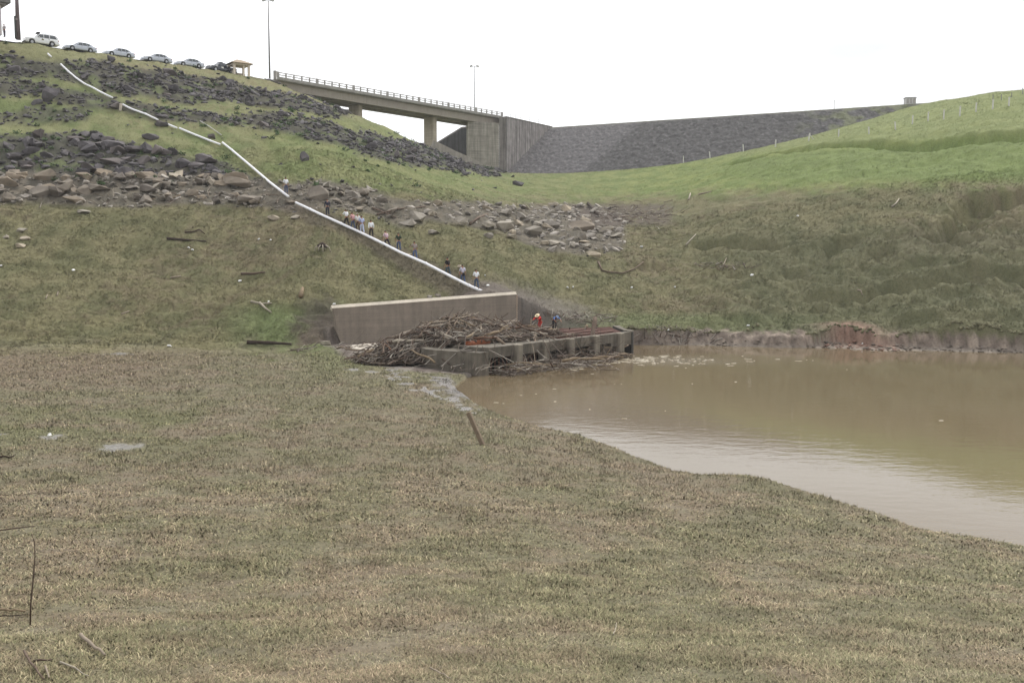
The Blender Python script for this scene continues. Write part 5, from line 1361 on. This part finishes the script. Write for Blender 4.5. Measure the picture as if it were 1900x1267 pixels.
# the ones that stand out (pixel, distance at both ends)
BIG = [
 ((722,662,69.0),(742,640,71.5),.17,.13,6,'thick bleached forked trunk piece lying at the left edge of the heap','driftwood_log'),
 ((922,628,68.0),(976,668,68.2),.11,.08,1,'long pale straight branch slanting down to the water before the bays','branch'),
 ((994,622,71.5),(975,668,68.6),.12,.07,1,'curved grey branch leaning on the intake front, meeting the long pale one','branch'),
 ((925,659,66.5),(975,669,68.0),.05,.07,7,'reddish bent branch crossing the first open bay','branch'),
 ((975,672,68.0),(991,690,67.8),.07,.04,1,'short pale stick end dipping into the brown water','branch'),
 ((910,658,65.3),(908,680,65.2),.05,.04,6,'short white upright stick before the rusty rack bars','branch'),
 ((1104,590,77.2),(1092,655,75.2),.16,.20,2,'tall grey plank-like post leaning in front of the intake','driftwood_log'),
 ((1142,652,77.5),(1166,640,78.6),.08,.05,1,'short pale branch poking from water at the last bay','branch'),
 ((920,680,66.0),(1000,674,70.0),.08,.05,2,'long grey branch lying level along the waterline','branch'),
 ((1005,620,74.0),(1046,640,74.0),.10,.06,1,'pale stick slanting over the middle of the intake beam','branch'),
 ((830,646,68.0),(860,637,68.6),.12,.06,0,'broken pointed pale log end beside the rusty cylinder','driftwood_log'),
 ((876,610,72.5),(902,630,70.5),.10,.07,4,'yellowish plank sloping down the middle of the heap','plank'),
 ((745,618,73.0),(826,603,77.0),.07,.05,0,'long pale branch lying along the top left of the heap','branch'),
 ((757,618,72.0),(700,640,76.0),.08,.05,2,'dark grey branch pointing out of the heap towards the wall','branch'),
 ((626,646,77.0),(700,655,71.5),.07,.06,1,'long thin beam lying on the mud left of the heap','plank'),
 ((885,610,73.0),(945,606,76.0),.08,.05,6,'pale curved branch arching over the right of the heap','branch'),
]
for p0, p1, r0, r1, mi, lb, nm in BIG:
    branch(pt(*p0), pt(*p1), r0, r1, m_wood[mi], lb, .05 if 'curved' not in lb and 'bent' not in lb else .14, name=nm, seg=8, cat='plank' if nm == 'plank' else ('log' if 'log' in nm else 'branch'))
# rusty cylinder on the nose of the intake
A, B = Vector(pt(866,640,67.2)), Vector(pt(906,634,68.6)); d = (B-A).normalized()
m = MB(); m.tube([A, A+d*.02, A+d*.12, B-d*.12, B-d*.02, B], [.16,.24,.27,.27,.24,.16], 14); o = m.build('rusty_cylinder', simple('cylinder_rust', (140,80,52), .8, .3, .4, 4, bump=.3), None, True); tag(o, 'rusty orange brown metal cylinder lying on the intake nose wall', 'tank')
m = MB(); m.box(pt(866,652,65.0), (.75,.35,.14), Matrix.Rotation(.5, 3, 'Z')); o = m.build('broken_slab', simple('broken_slab_stone', (96,88,80))); tag(o, 'small dark flat concrete piece on the top edge of the intake nose', 'slab')
m = MB(); P = [pt(640,640,80.5), pt(700,632,83.5), pt(706,640,77.5), pt(668,645,76.5)]
m.prism([(p[0], p[1]) for p in P], -7.2, -7.02); o = m.build('floor_slab', simple('pale_slab', (188,180,168), .85, .2, .3, 2)); tag(o, 'pale broken floor slab at the foot of the long wall', 'slab')
# logs and sticks lying on the slopes
def lay(pts, r, mat, label, name='branch', lift=.0, cat=None):
    Q = []
    for a, b in pts: h = hit(a, b); Q.append(Vector((h.x, h.y, h.z+r*.7+lift)))
    k = len(Q); m = MB(); m.tube(Q, [r*(1-.45*i/max(k-1, 1)) for i in range(k)], 7); o = m.build(name, mat, None, True); return tag(o, label, cat or ('log' if 'log' in name else 'branch'))
LAY = [
 ([(310,446),(345,449),(382,451)],.14,m_bark,'straight dark log lying on the left slope below the rubble','driftwood_log'),
 ([(343,433),(358,434),(370,430),(380,437)],.09,m_wood[3],'curved dark branch just above the straight dark log','branch'),
 ([(448,512),(470,511),(492,508)],.13,m_wood[2],'grey log lying on grass in the middle of the left slope','driftwood_log'),
 ([(317,517),(336,515)],.10,m_wood[0],'short pale stick left of the grey log','branch'),
 ([(466,562),(485,568),(504,567)],.10,m_wood[6],'bleached forked branch in the bright grass left of the wall','branch'),
 ([(482,566),(492,576),(503,584)],.12,m_wood[6],'white thick driftwood piece below the bleached forked branch','driftwood_log'),
 ([(558,556),(560,548),(562,540)],.22,m_wood[4],'orange brown root stump piece uphill left of the wall','tree_stump'),
 ([(458,641),(500,641),(541,643)],.17,m_bark,'long dark log at the foot of the left slope','driftwood_log'),
 ([(1278,372),(1281,361)],.16,m_wood[6],'short white upright piece of wood at the grass colour change','branch'),
 ([(1296,363),(1320,357)],.12,m_wood[0],'pale stick right of the short white upright piece','branch'),
 ([(1655,387),(1662,380),(1668,373)],.11,m_wood[6],'thin white stick alone high on the right slope','branch'),
 ([(1273,457),(1282,446),(1291,438)],.09,m_wood[6],'thin pale stick on the right slope above the grassy bumps','branch'),
 ([(1591,540),(1597,548),(1600,553)],.07,m_wood[0],'short pale stick near the long low ridge on the right','branch'),
 ([(1091,380),(1100,392),(1110,404)],.22,m_bark,'thick dark log sticking up behind the brown mound boulder','driftwood_log'),
 ([(872,419),(888,408),(904,400)],.17,m_wood[2],'short grey log leaning in the rubble patch','driftwood_log'),
 ([(1110,488),(1117,505),(1128,507),(1155,509),(1175,503),(1194,492)],.10,m_wood[2],'long curved dead branch in the hollow below the stone chain','branch'),
 ([(700,402),(740,392),(790,386)],.12,m_wood[2],'long grey log lying along the top of the rubble belt','driftwood_log'),
 ([(690,388),(714,398),(735,406)],.11,m_wood[2],'grey pole slanting downhill in the rubble above the walkers','driftwood_log'),
 ([(270,372),(310,374),(335,364)],.08,m_wood[4],'thin straw-coloured branch along the left rubble belt','branch'),
 ([(1340,497),(1348,481)],.06,m_wood[0],'thin stick standing on the bare dark mound right of centre','branch'),
 ([(1195,396),(1215,390)],.08,m_wood[0],'pale stick in the brush at the right of the rubble patch','branch'),
 ([(85,558),(88,548)],.06,m_wood[0],'tiny pale upright stick, left one of two on the left slope','branch'),
 ([(106,551),(108,542)],.06,m_wood[0],'tiny pale upright stick, right one of two on the left slope','branch'),
 ([(226,587),(240,581)],.07,m_wood[0],'short pale stick low on the left slope','branch'),
]
for pts, r, mat, lb, nm in LAY: lay(pts, r, mat, lb, nm, lift=(.05 if len(pts) > 2 else .0), cat='stump' if nm == 'tree_stump' else None)
# upright end for the two standing sticks is given by their own length
r = empty('tree_stump', tuple(hit(598,466)), 0, 'dark root stump standing on pale leg-like roots left of the walkers', 'stump')
m = MB(); m.tube([(-.45,0,.42),(0,.1,.62),(.5,0,.40)], [.16,.26,.14], 8); m.build('stem', m_bark, r, True)
for dx, dy in ((-.75,-.1),(-.35,-.35),(.15,-.4),(.25,.2),(.85,-.2)):
    m = MB(); m.tube([(dx*.4,dy*.3,.55),(dx*.8,dy*.8,.35),(dx,dy,-.1)], [.08,.06,.04], 6); m.build('root', m_wood[6], r, True)
# foreground sticks
FG = [
 ([(-30,1003),(20,996),(66,990)],.026,m_wood[3],'dark curved branch entering from the left edge in the foreground',.14),
 ([(-20,922),(40,920),(85,916),(112,918)],.014,m_wood[3],'thin dark twig lying in grass at the left edge',.03),
 ([(-20,1138),(20,1140),(46,1143)],.030,m_wood[4],'tan stick end at the left edge above a thin dark twig',.04),
 ([(-20,1153),(20,1151),(56,1149)],.014,m_bark,'thin dark twig just below the tan stick end',.05),
 ([(150,1187),(166,1203),(190,1224)],.034,m_wood[0],'thick pale curved stick lying in the foreground grass',.03),
 ([(45,1216),(58,1240),(80,1268)],.022,m_wood[2],'grey stick slanting out of the bottom left corner',.03),
 ([(62,1235),(98,1231)],.018,m_wood[3],'short brown stick crossing near the bottom left corner',.03),
 ([(84,1243),(92,1268)],.016,m_wood[0],'short light stick at the bottom edge beside the grey one',.03),
 ([(112,1236),(140,1246),(163,1262)],.015,m_wood[6],'slender light twig right of the brown crossing stick',.03),
 ([(798,1246),(818,1256),(835,1267)],.012,m_wood[0],'fine straw stalk at the bottom edge left of centre',.03),
 ([(1138,1185),(1141,1175),(1144,1162)],.010,m_wood[6],'tiny pale stalk standing in the foreground grass centre',.05),
 ([(0,852),(26,850)],.05,m_bark,'short dark stick at the left edge near the puddles',.02),
]
for pts, r, mat, lb, lf in FG:
    Q = [];
    for a, b in pts: h = hit(a, b, 4, 60); Q.append(Vector((h.x, h.y, h.z+r+lf)))
    Q2 = [Q[0]]
    for a_, b_ in zip(Q[:-1], Q[1:]):
        for t_ in (.33,.66,1): Q2.append(a_.lerp(b_, t_)+Vector((gd.normal(), gd.normal(), gd.normal()))*r*.35)
    m = MB(); m.tube(Q2, [r*.72*(1-.45*i/(len(Q2)-1))*(.88+.24*gd.random()) for i in range(len(Q2))], 8); o = m.build('branch', mat, None, True); tag(o, lb, 'branch')
b = hit(56,1160, 4, 60); Yb = b.y
P = [Vector(b), Vector(pt(57,1120,Yb)), Vector(pt(62,1070,Yb)), Vector(pt(65,1030,Yb+.05)), Vector(pt(64,1005,Yb+.1)), Vector(pt(59,990,Yb+.16))]
o = MB().tube(P, [.010,.010,.009,.007,.006,.004], 6).build('bare_stem', m_wood[3], None, True); tag(o, 'tall thin bare stem standing upright at the left foreground', 'stem')
# the leaning stake in the field
b = hit(896,826); t = Vector(pt(869,765,b.y+.15)); d = (t-b)
m = MB(); R = d.to_track_quat('Z', 'Y').to_matrix(); m.box(b+d*.5-d.normalized()*.1, (.19,.15,d.length+.2), R, bevel=.02)
r = m.build('wooden_stake', simple('stake_wood', (126,112,96), .9, .15, .3, 6, bump=.3)); tag(r, 'square wooden stake leaning left in the middle of the field', 'stake')
m = MB(); m.box(b+d*1.003, (.192,.152,.012), R); m.build('cut_top', simple('cut_wood', (196,176,150)), r)
# plastic scraps
LT = [(2,496),(136,504),(357,468),(502,449),(480,446),(445,524),(498,563),(314,644),(92,811),(1172,536),(1252,535),(1053,536),(1388,606),(1600,640),(1395,512),(905,532),(660,393),(1190,460),(1240,615),(1480,402),(1063,537),(350,462),(620,567),(900,513)]
mw = simple('white_plastic', (232,232,230), .5, .4, .1)
for k, (a, b_) in enumerate(LT):
    p = hit(a, b_); s = .16*(.7+.6*((k*37) % 10)/10)*(1 if p.y > 60 else .5)
    m = MB(); m.box(p+Vector((0,0,.07)), (s*1.8, s, .10), Matrix.Rotation(k*1.3, 3, 'Z') @ Matrix.Rotation(.5, 3, 'X'), bevel=.03); bmesh.ops.translate(m.bm, vec=(.03,0,.04), verts=list(m.bm.verts)[::3])
    tag(m.build('plastic_scrap', mw), 'small white plastic scrap lying on %s' % ('the left slope at the picture edge' if a < 100 else 'the left slope below the rubble belt' if a < 520 and b_ < 480 else 'the lower left slope' if a < 520 else 'the ground near the long wall' if a < 640 else 'the slope behind the walkers' if a < 950 else 'the valley floor right of the long wall' if a < 1260 and b_ > 500 else 'the far water bank' if b_ > 590 else 'the lumpy right slope'), 'litter', 'white plastic scraps on the grass')
# ------------------------------------------------------------------ white pipeline
m_pipe = simple('white_pipe', (236,236,240), .35, .4, .06, 3)
PIPES = [
 ([(89,103),(95,108)],.12,'tiny topmost visible piece of white pipe near the crest'),
 ([(113,123),(127,136),(140,147),(157,159),(172,166),(190,176),(209,186)],.125,'upper curved length of white pipe from crest to first rocky gap'),
 ([(228,197),(240,204),(250,208),(270,215),(293,226)],.125,'white pipe length between the first and second rocky gaps'),
 ([(310,233),(328,241)],.13,'short white pipe length below the second gap'),
 ([(333,242),(350,249),(370,257),(390,265),(409,272)],.13,'slightly sagging white pipe length ending at the raised bend'),
 ([(413,268),(430,282),(450,299),(470,316),(500,342),(535,369)],.13,'straight steep white pipe length starting at the raised bend'),
 ([(549,380),(575,393),(600,405),(633,420),(666,435),(711,457),(742,473),(790,494),(846,523),(870,535),(899,549)],.135,'long lowest white pipe length ending behind the concrete wall'),
]
for pts, r, lb in PIPES:
    Q = []
    for k, (a, b) in enumerate(pts):
        h = hit(a, b+2); Q.append(Vector((h.x, h.y, h.z)))
    # pull the pipe straight between its ends, resting on the higher ground
    n = len(Q)
    if 'lowest' in lb: Q[-1] = Vector(pt(899,549,91.4)); Q[-2] = Vector(pt(870,534,91.9)) if Q[-2].y > 91.9 else Q[-2]
    y0, y1 = Q[0].y, Q[-1].y; x0, x1 = pts[0][0], pts[-1][0]
    for k in range(1, n-1):
        yl = y0+(y1-y0)*(pts[k][0]-x0)/(x1-x0); Q[k] = Vector(pt(pts[k][0], pts[k][1]+1, min(.75*yl+.25*Q[k].y, Q[k].y+.25)))
    for k in range(n):
        Q[k].z += r*1.6+.10
    o = MB().tube(Q, r, 12).build('pipe', m_pipe, None, True); tag(o, lb, 'pipe')
    L = 0
    if n > 4:
        for k in range(1, n-1, 2):
            d = (Q[k+1]-Q[k-1]).normalized(); MB_ = MB().tube([Q[k]-d*.05, Q[k]+d*.05], r*1.22, 12); f = MB_.build('pipe_collar', m_pipe, o, True)
def lay2(pts, r, mat, label, name, cat):
    Q = []
    for a, b in pts: h = hit(a, b); Q.append(Vector((h.x, h.y, h.z+r+.12)))
    o = MB().tube(Q, r, 8).build(name, mat, None, True); return tag(o, label, cat)
lay2([(371,228),(388,238),(411,254)], .06, simple('dull_pipe', (190,188,184)), 'thin pale pole lying in grass above the pipe bend', 'thin_pole', 'pole')
for (a, b, w, lb) in ((219,192,20,'dark rock cradle bridging the first gap of the pipe'),(301,229,18,'greenish dark rock bridging the second gap of the pipe')):
    p = hit(a, b+4); put_rock('boulder', m_dark, 4, p, (w*p.y/F*1.3, w*p.y/F*.8, .7), (0,.2,.3), lb, None, .1)
p = hit(224,206); o = MB().box(p+Vector((0,0,.45)), (.28,.28,1.0), Matrix.Rotation(.15,3,'Y'), bevel=.03).build('pipe_support', c_wtop); tag(o, 'small pale prop standing under the first gap of the pipe', 'support')
# ------------------------------------------------------------------ stone blocks at the bridge start
for k, (a, b, w, h) in enumerate(((497,152,9,8),(504,153,10,9),(511,155,11,9),(517,156,9,6))):
    p = Vector(pt(a, b, 173+.6*k)); s = p.y/F; put_rock('boulder', m_dark, (k*3+1) % 12, (p.x, p.y, p.z), (w*s*1.3, 1.0, h*s*1.3), (.05,.05,.3*k), ['dark stone block nearest the tall light pole, leftmost of its heap','dark stone block between pole and concrete marker','dark stone block directly under the concrete marker','low dark stone block touching the start of the bridge railing'][k])
# ------------------------------------------------------------------ white posts on the right slope
m_post = simple('white_post', (205,203,198), .8, .2, .25, 5)
POSTS = [(1268,301,12),(1317,290,11),(1379,281,12),(1439,273,12),(1501,262,13),(1556,254,12),(1612,249,12),(1661,241,13),(1693,231,15),(1722,225,15),(1751,222,16),(1781,216,17),(1811,208,15),(1842,203,16),(1872,197,15)]
DEP = [212,205,197,189,180.5,173.5,167,160.5,156,152.5,149,146,143,140.5,138]
for k, ((a, b, h), Y) in enumerate(zip(POSTS, DEP)):
    u = (a-W0/2)/F; g = hit(a, b, 60, 240); 
    x, y = g.x, g.y; H = h*y/F*1.05; t = .10*math.sin(k*5.1) if k < 8 else .03
    m = MB(); m.box((0,0,H/2-.1), (.17,.17,H+.2), Matrix.Rotation(t, 3, 'Y'), bevel=.02); m.box((t*H,0,H+.02), (.2,.2,.05)); o = m.build('fence_post', m_post); o.location = (x, y, g.z)
    tag(o, '%s white fence post from the low end of the row up the right slope' % ['first','second','third','fourth','fifth','sixth','seventh','eighth','ninth','tenth','eleventh','twelfth','thirteenth','fourteenth','fifteenth'][k], 'post', 'white fence posts up the right slope')
m = MB(); p = hit(1501,261,60,240); m.tube([p+Vector((.1,0,1.0)), p+Vector((.95,0,.0))], .06, 5); o = m.build('post_brace', m_post); tag(o, 'slanting white brace leaning against the fifth fence post', 'brace')
for k, (a, b, h) in enumerate(((1842,190,16),(1858,184,11),(1877,178,9),(1897,172,11))):
    p = Vector(hit(a, b+3, 60, 240)); H = h*p.y/F; o = MB().tube([(0,0,-.2),(0,0,H)], .05, 6).build('thin_post', steel); o.location = p; tag(o, '%s thin grey post on the right skyline above the white posts' % ['first','second','third','last'][k], 'post', 'thin posts on the right skyline')
# ------------------------------------------------------------------ people
skin = simple('skin', (150,108,84), .6, .3, .08, 12); hair = simple('black_hair', (34,28,26), .6, .3, .1, 20); shoe = simple('dark_shoe', (44,38,34), .5, .4, .1)
_cm = {}
def cloth(rgb, stripes=None):
    k = (tuple(rgb), stripes)
    if k not in _cm:
        m = simple('cloth_%d' % len(_cm), rgb, .85, .15, .14, 9, bump=.2)
        if stripes:
            nt = m.node_tree; b = nt.nodes['Principled BSDF']; w = nt.nodes.new('ShaderNodeTexWave'); w.inputs['Scale'].default_value = 7; w.bands_direction = 'Z' if stripes == 'h' else 'X'
            tc = nt.nodes.new('ShaderNodeTexCoord'); nt.links.new(tc.outputs['Object'], w.inputs[0]); r = nramp(nt, w.outputs[0], [(.35, (.55,.45,.5)), (.6, g3(1))])
            l = b.inputs['Base Color'].links[0].from_socket; nt.links.new(nmul(nt, l, r.outputs[0]), b.inputs['Base Color'])
        _cm[k] = m
    return _cm[k]
def skinmesh(verts, edges, radii, root=0, sub=1):
    me = bpy.data.meshes.new('tmp'); me.from_pydata(verts, edges, []); o = bpy.data.objects.new('tmp', me); COL.objects.link(o)
    md = o.modifiers.new('s', 'SKIN'); md.use_smooth_shade = True
    for i, r in enumerate(radii): me.skin_vertices[0].data[i].radius = (r, r) if not isinstance(r, tuple) else r
    me.skin_vertices[0].data[root].use_root = True
    if sub: s = o.modifiers.new('u', 'SUBSURF'); s.levels = sub; s.render_levels = sub
    dg = bpy.context.evaluated_depsgraph_get(); dg.update(); ev = o.evaluated_get(dg); out = bpy.data.meshes.new_from_object(ev)
    bpy.data.objects.remove(o); bpy.data.meshes.remove(me); return out
def rx(v, a, c):   # rotate about x axis through c (positive leans forward, +y)
    v = Vector(v)-Vector(c); return Vector((v.x, v.y*math.cos(a)+v.z*math.sin(a), -v.y*math.sin(a)+v.z*math.cos(a)))+Vector(c)
def person(loc, face, H, shirt, pants, label, hipL=15, kneeL=10, hipR=-10, kneeR=15, bend=8, armL=(10,15), armR=(-10,20), hat=None, sleeve='short', waist=None, hairm=hair, cap=None, elbow_out=.06, cat='person'):
    """local frame: +y is forward; face is the heading angle of +y"""
    k = H/1.72; R = math.radians
    r = empty('person', (0,0,0), 0, label, cat)
    P = Vector((0,0,.92)); 
    def leg(s, hip, knee):
        h = P+Vector((s*.095,0,-.03)); a = R(hip); kn = h+Vector((0, math.sin(a), -math.cos(a)))*.43; b = R(hip-knee); an = kn+Vector((s*.01, math.sin(b), -math.cos(b)))*.41
        return h, kn, an, an+Vector((s*.02,.13,-.05))
    hL, kL, aL, tL = leg(-1, hipL, kneeL); hR, kR, aR, tR = leg(1, hipR, kneeR)
    t = R(bend); up = lambda x, y, z: rx((x, y, z), t, P)
    sp, ch, nk, hd = up(0,0,1.10), up(0,.0,1.32), up(0,.0,1.46), up(0,.02,1.60)
    def arm(s, a):
        sh = up(s*.19,0,1.40); f, e = R(a[0]), R(a[1]); el = sh+Vector((s*elbow_out, math.sin(f)*.28, -math.cos(f)*.28)); wr = el+Vector((-s*.01, math.sin(f+e)*.24, -math.cos(f+e)*.24)); d = (wr-el).normalized(); return sh, el, wr, d
    sL, eL, wL, dL = arm(-1, armL); sR, eR, wR, dR = arm(1, armR)
    V = [P, sp, ch, nk, hd, hL, kL, aL, tL, hR, kR, aR, tR, sL, eL, wL, wL+dL*.09, sR, eR, wR, wR+dR*.09]
    E = [(0,1),(1,2),(2,3),(3,4),(0,5),(5,6),(6,7),(7,8),(0,9),(9,10),(10,11),(11,12),(2,13),(13,14),(14,15),(15,16),(2,17),(17,18),(18,19),(19,20)]
    rad = [.115,.11,.125,.055,.06,.075,.055,.040,.032,.075,.055,.040,.032,.055,.040,.027,.034,.055,.040,.027,.034]
    me = skinmesh([v*k for v in V], E, [q*k for q in rad]); bm = bmesh.new(); bm.from_mesh(me)
    # head with face, joined to the same mesh
    def addhead():
        ret = bmesh.ops.create_uvsphere(bm, u_segments=16, v_segments=12, radius=1.0); vs = ret['verts']
        for v in vs:
            x, y, z = v.co; w = .078*(1-.18*max(0, -z)); v.co = Vector((x*w, y*.098*(1-.12*max(0, -z)), z*.118))
            if y > .6 and abs(x) < .28: v.co.y += .014*(1-abs(x)/.28)*max(0, 1-abs(z+.12)*3)          # nose
            if y > .55 and .25 < abs(x) < .6 and 0 < z < .3: v.co.y -= .008                       # eye sockets
            if y > .6 and abs(x) < .4 and -.62 < z < -.42: v.co.y += .005                         # lips
        M_ = Matrix.Translation(hd*k) @ Matrix.Rotation(-t*.8, 4, 'X') @ Matrix.Scale(k, 4); bmesh.ops.transform(bm, matrix=M_, verts=vs)
        for s in (-1, 1):
            q = bmesh.ops.create_uvsphere(bm, u_segments=6, v_segments=5, radius=1.0)['verts']; bmesh.ops.transform(bm, matrix=M_ @ Matrix.Translation((s*.078,0,0)) @ Matrix.Diagonal((.012,.022,.034,1)), verts=q)
        return M_
    HM = addhead(); m = MB(); m.bm.free(); m.bm = bm
    for s, w, d in ((-1, wL, dL), (1, wR, dR)):
        side = Vector((0,1,0)).cross(d).normalized(); fw = d.cross(side).normalized()
        for j, ln in enumerate((.060,.072,.078,.070)):
            b = w+d*.085+fw*(-.027+.018*j); m.tube([v*k for v in (b-d*.02, b+d*ln*.5+side*s*.004, b+d*ln*.85+side*-s*.012)], [.0085*k,.0080*k,.006*k], 5)
        b = w+d*.03+fw*-.03; m.tube([v*k for v in (b, b-fw*.025+d*.03, b-fw*.028+d*.06)], [.010*k,.009*k,.007*k], 5)
    body = m.build('body', skin, r, True)
    # shirt
    V2_ = [P+Vector((0,0,.02)), sp, ch, up(0,0,1.43), sL, eL, sR, eR]; E2 = [(0,1),(1,2),(2,3),(2,4),(4,5),(2,6),(6,7)]; R2 = [.145,.138,.155,.07,.078,.060,.078,.060]
    if sleeve == 'long': V2_ += [wL, wR]; E2 += [(5,8),(7,9)]; R2 += [.04,.04]
    me = skinmesh([v*k for v in V2_], E2, [q*k for q in R2]); me.materials.clear(); me.materials.append(shirt); so_ = bpy.data.objects.new('shirt', me); COL.objects.link(so_); so_.parent = body
    V3 = [P+Vector((0,0,.03)), P-Vector((0,0,.03)), hL, kL, aL+Vector((0,0,.02)), hR, kR, aR+Vector((0,0,.02))]; E3 = [(0,1),(1,2),(2,3),(3,4),(1,5),(5,6),(6,7)]; R3 = [.135,.135,.105,.078,.062,.105,.078,.062]
    me = skinmesh([v*k for v in V3], E3, [q*k for q in R3]); me.materials.clear(); me.materials.append(pants); po = bpy.data.objects.new('trousers', me); COL.objects.link(po); po.parent = body
    for a, t_ in ((aL, tL), (aR, tR)):
        m = MB(); m.tube([v*k for v in (a+Vector((0,-.05,-.03)), a+Vector((0,.02,-.035)), t_+Vector((0,.02,-.005)))], [.045*k,.052*k,.038*k], 8); m.build('shoe', shoe, body, True)
    m = MB(); q = bmesh.ops.create_uvsphere(m.bm, u_segments=14, v_segments=10, radius=1.0)['verts']
    dele = [v for v in q if v.co.z < -.25 or (v.co.y > .45 and v.co.z < .45)]; bmesh.ops.delete(m.bm, geom=dele, context='VERTS')
    bmesh.ops.transform(m.bm, matrix=HM @ Matrix.Translation((0,-.006,.012)) @ Matrix.Diagonal((.088,.106,.124,1)), verts=m.bm.verts); m.build('hair', hairm, body, True)
    if hat:
        m = MB(); m.tube([(0,0,.045),(0,0,.05),(0,0,.055)], [.20,.21,.20], 18); m.tube([(0,0,.05),(0,0,.12),(0,0,.155)], [.115,.105,.06], 14); bmesh.ops.transform(m.bm, matrix=HM, verts=m.bm.verts); m.build('hat', hat, body, True)
    if cap:
        m = MB(); m.tube([(0,0,.03),(0,0,.09),(0,0,.13)], [.10,.095,.05], 12); m.box((0,.11,.04), (.13,.10,.015)); bmesh.ops.transform(m.bm, matrix=HM, verts=m.bm.verts); m.build('cap', cap, body, True)
    if waist:
        me = skinmesh([v*k for v in (P+Vector((0,0,.08)), P+Vector((.02,-.05,-.08)), P+Vector((.05,-.10,-.24)))], [(0,1),(1,2)], [.15*k,.16*k,.11*k]); me.materials.clear(); me.materials.append(waist); wo = bpy.data.objects.new('jacket', me); COL.objects.link(wo); wo.parent = body
    low = min(aL.z-.09, aR.z-.09, tL.z-.05, tR.z-.05)*k
    r.location = (loc[0], loc[1], loc[2]-low-.01); r.rotation_euler = (0,0,face)
    return r
WH = (226,228,232); JN = (72,88,118); BK = (36,34,38)
UP = math.radians(38)     # heading: uphill, away to the left
PE = [ # px, feet py, height px
 (531,365,32,WH,(66,76,104),dict(label='person in white shirt and blue jeans, uppermost walker beside the steep pipe', hipL=5,kneeL=5,hipR=-4,kneeR=4,bend=4)),
 (608,405,31,(52,52,66),(50,52,64),dict(label='person all in dark clothes standing second from the top of the line', sleeve='long', hipL=8,hipR=-5)),
 (643,425,34,WH,BK,dict(label='person in bright white shirt and black trousers, leading the tight cluster', armL=(35,45), hipL=20,kneeL=15,hipR=-15)),
 (655,430,34,(224,178,178),(70,80,104),dict(label='person in pink shirt and jeans in the tight cluster', stripes='h')),
 (664,434,34,(216,214,214),(74,58,50),dict(label='person in off-white shirt, brown trousers and pale cap in the cluster', cap=True)),
 (672,438,38,(176,184,216),(184,192,214),dict(label='tall person in pale blue shirt and pale trousers, rear of the cluster')),
 (689,446,38,WH,(38,36,38),dict(label='person in white long-sleeved shirt and black trousers, alone behind the cluster', sleeve='long', armL=(-18,8))),
 (718,464,37,(218,196,206),(48,42,52),dict(label='person in pink checked shirt striding with legs apart', stripes='v', hipL=28,kneeL=22,hipR=-24,kneeR=14,bend=16)),
 (740,471,37,(44,56,44),(66,78,108),dict(label='person in dark green shirt and jeans in the middle of the line', hipL=18,kneeL=14,hipR=-10)),
 (770,486,37,(146,134,130),(74,92,130),dict(label='person in grey brown shirt and blue jeans with one arm raised', armL=(48,40))),
 (831,517,40,(34,30,32),(62,76,84),dict(label='person in black t-shirt and teal jeans on the path', hipL=14,hipR=-14,kneeR=8,bend=4)),
 (859,531,38,(206,208,222),(66,80,112),dict(label='person in white patterned shirt with a black jacket tied round the waist', stripes='h', waist=True, hipL=18,hipR=-12)),
 (884,541,37,WH,(70,84,106),dict(label='person in white shirt and grey blue jeans, last of the line above the wall', hipL=12,hipR=-12,kneeR=10)),
]
for px, py, h, sh, pa, kw in PE:
    kw = dict(kw); st = kw.pop('stripes', None); p = hit(px, py-2.5)
    Ht = max(1.62, min(1.84, h*p.y/F*1.02))
    if kw.pop('cap', None): kw['cap'] = cloth((190,184,176))
    if kw.pop('waist', None): kw['waist'] = cloth((28,26,30))
    person(p, UP+.25*math.sin(px), Ht, cloth(sh, st), cloth(pa), **kw)
p = pt(9, 79.5, 141.5); person((p[0], p[1], 30.6), math.radians(170), 1.75, cloth((190,186,190)), cloth((110,108,120)), 'distant person in pale shirt standing between gatehouse and thick dark pole', armL=(10,50), hipL=3,kneeL=2,hipR=-3,kneeR=2,bend=2, sleeve='long')
red = cloth((196,44,40)); blu = cloth((84,116,170))
p = fp(9.0, 2.6, TOP+.02); q = pt(1002, 611, p.y); 
def on_deck(px, Y): q = pt(px, 600, Y); return (q[0], Y, TOP+.0)
person(on_deck(1003, 79.5), math.radians(150), 1.70, red, cloth((170,52,44)), 'person in red shirt and trousers with a cream hat, working on the intake', hat=simple('straw_hat', (226,210,176), .8, .2, .1), hipL=30,kneeL=50,hipR=20,kneeR=45,bend=52, armL=(70,10), armR=(60,15), sleeve='long')
person(on_deck(1028, 80.5), math.radians(200), 1.70, blu, cloth((48,46,50)), 'person in blue shirt bending forward beside the red-dressed worker', hipL=28,kneeL=42,hipR=14,kneeR=35,bend=68, armL=(60,0), armR=(55,5), cap=cloth((150,170,205)))
# ------------------------------------------------------------------ thin haze in the valley air
m = bpy.data.materials.new('valley_haze'); m.use_nodes = True; nt = m.node_tree; nt.nodes.clear()
ou = nt.nodes.new('ShaderNodeOutputMaterial'); pv = nt.nodes.new('ShaderNodeVolumePrincipled'); pv.inputs['Color'].default_value = (.96,.965,.98,1); pv.inputs['Density'].default_value = 0.00026
nt.links.new(pv.outputs[0], ou.inputs['Volume'])
o = MB().box((0, 115, 14), (460, 370, 60)).build('haze', m); tag(o, kind='stuff')
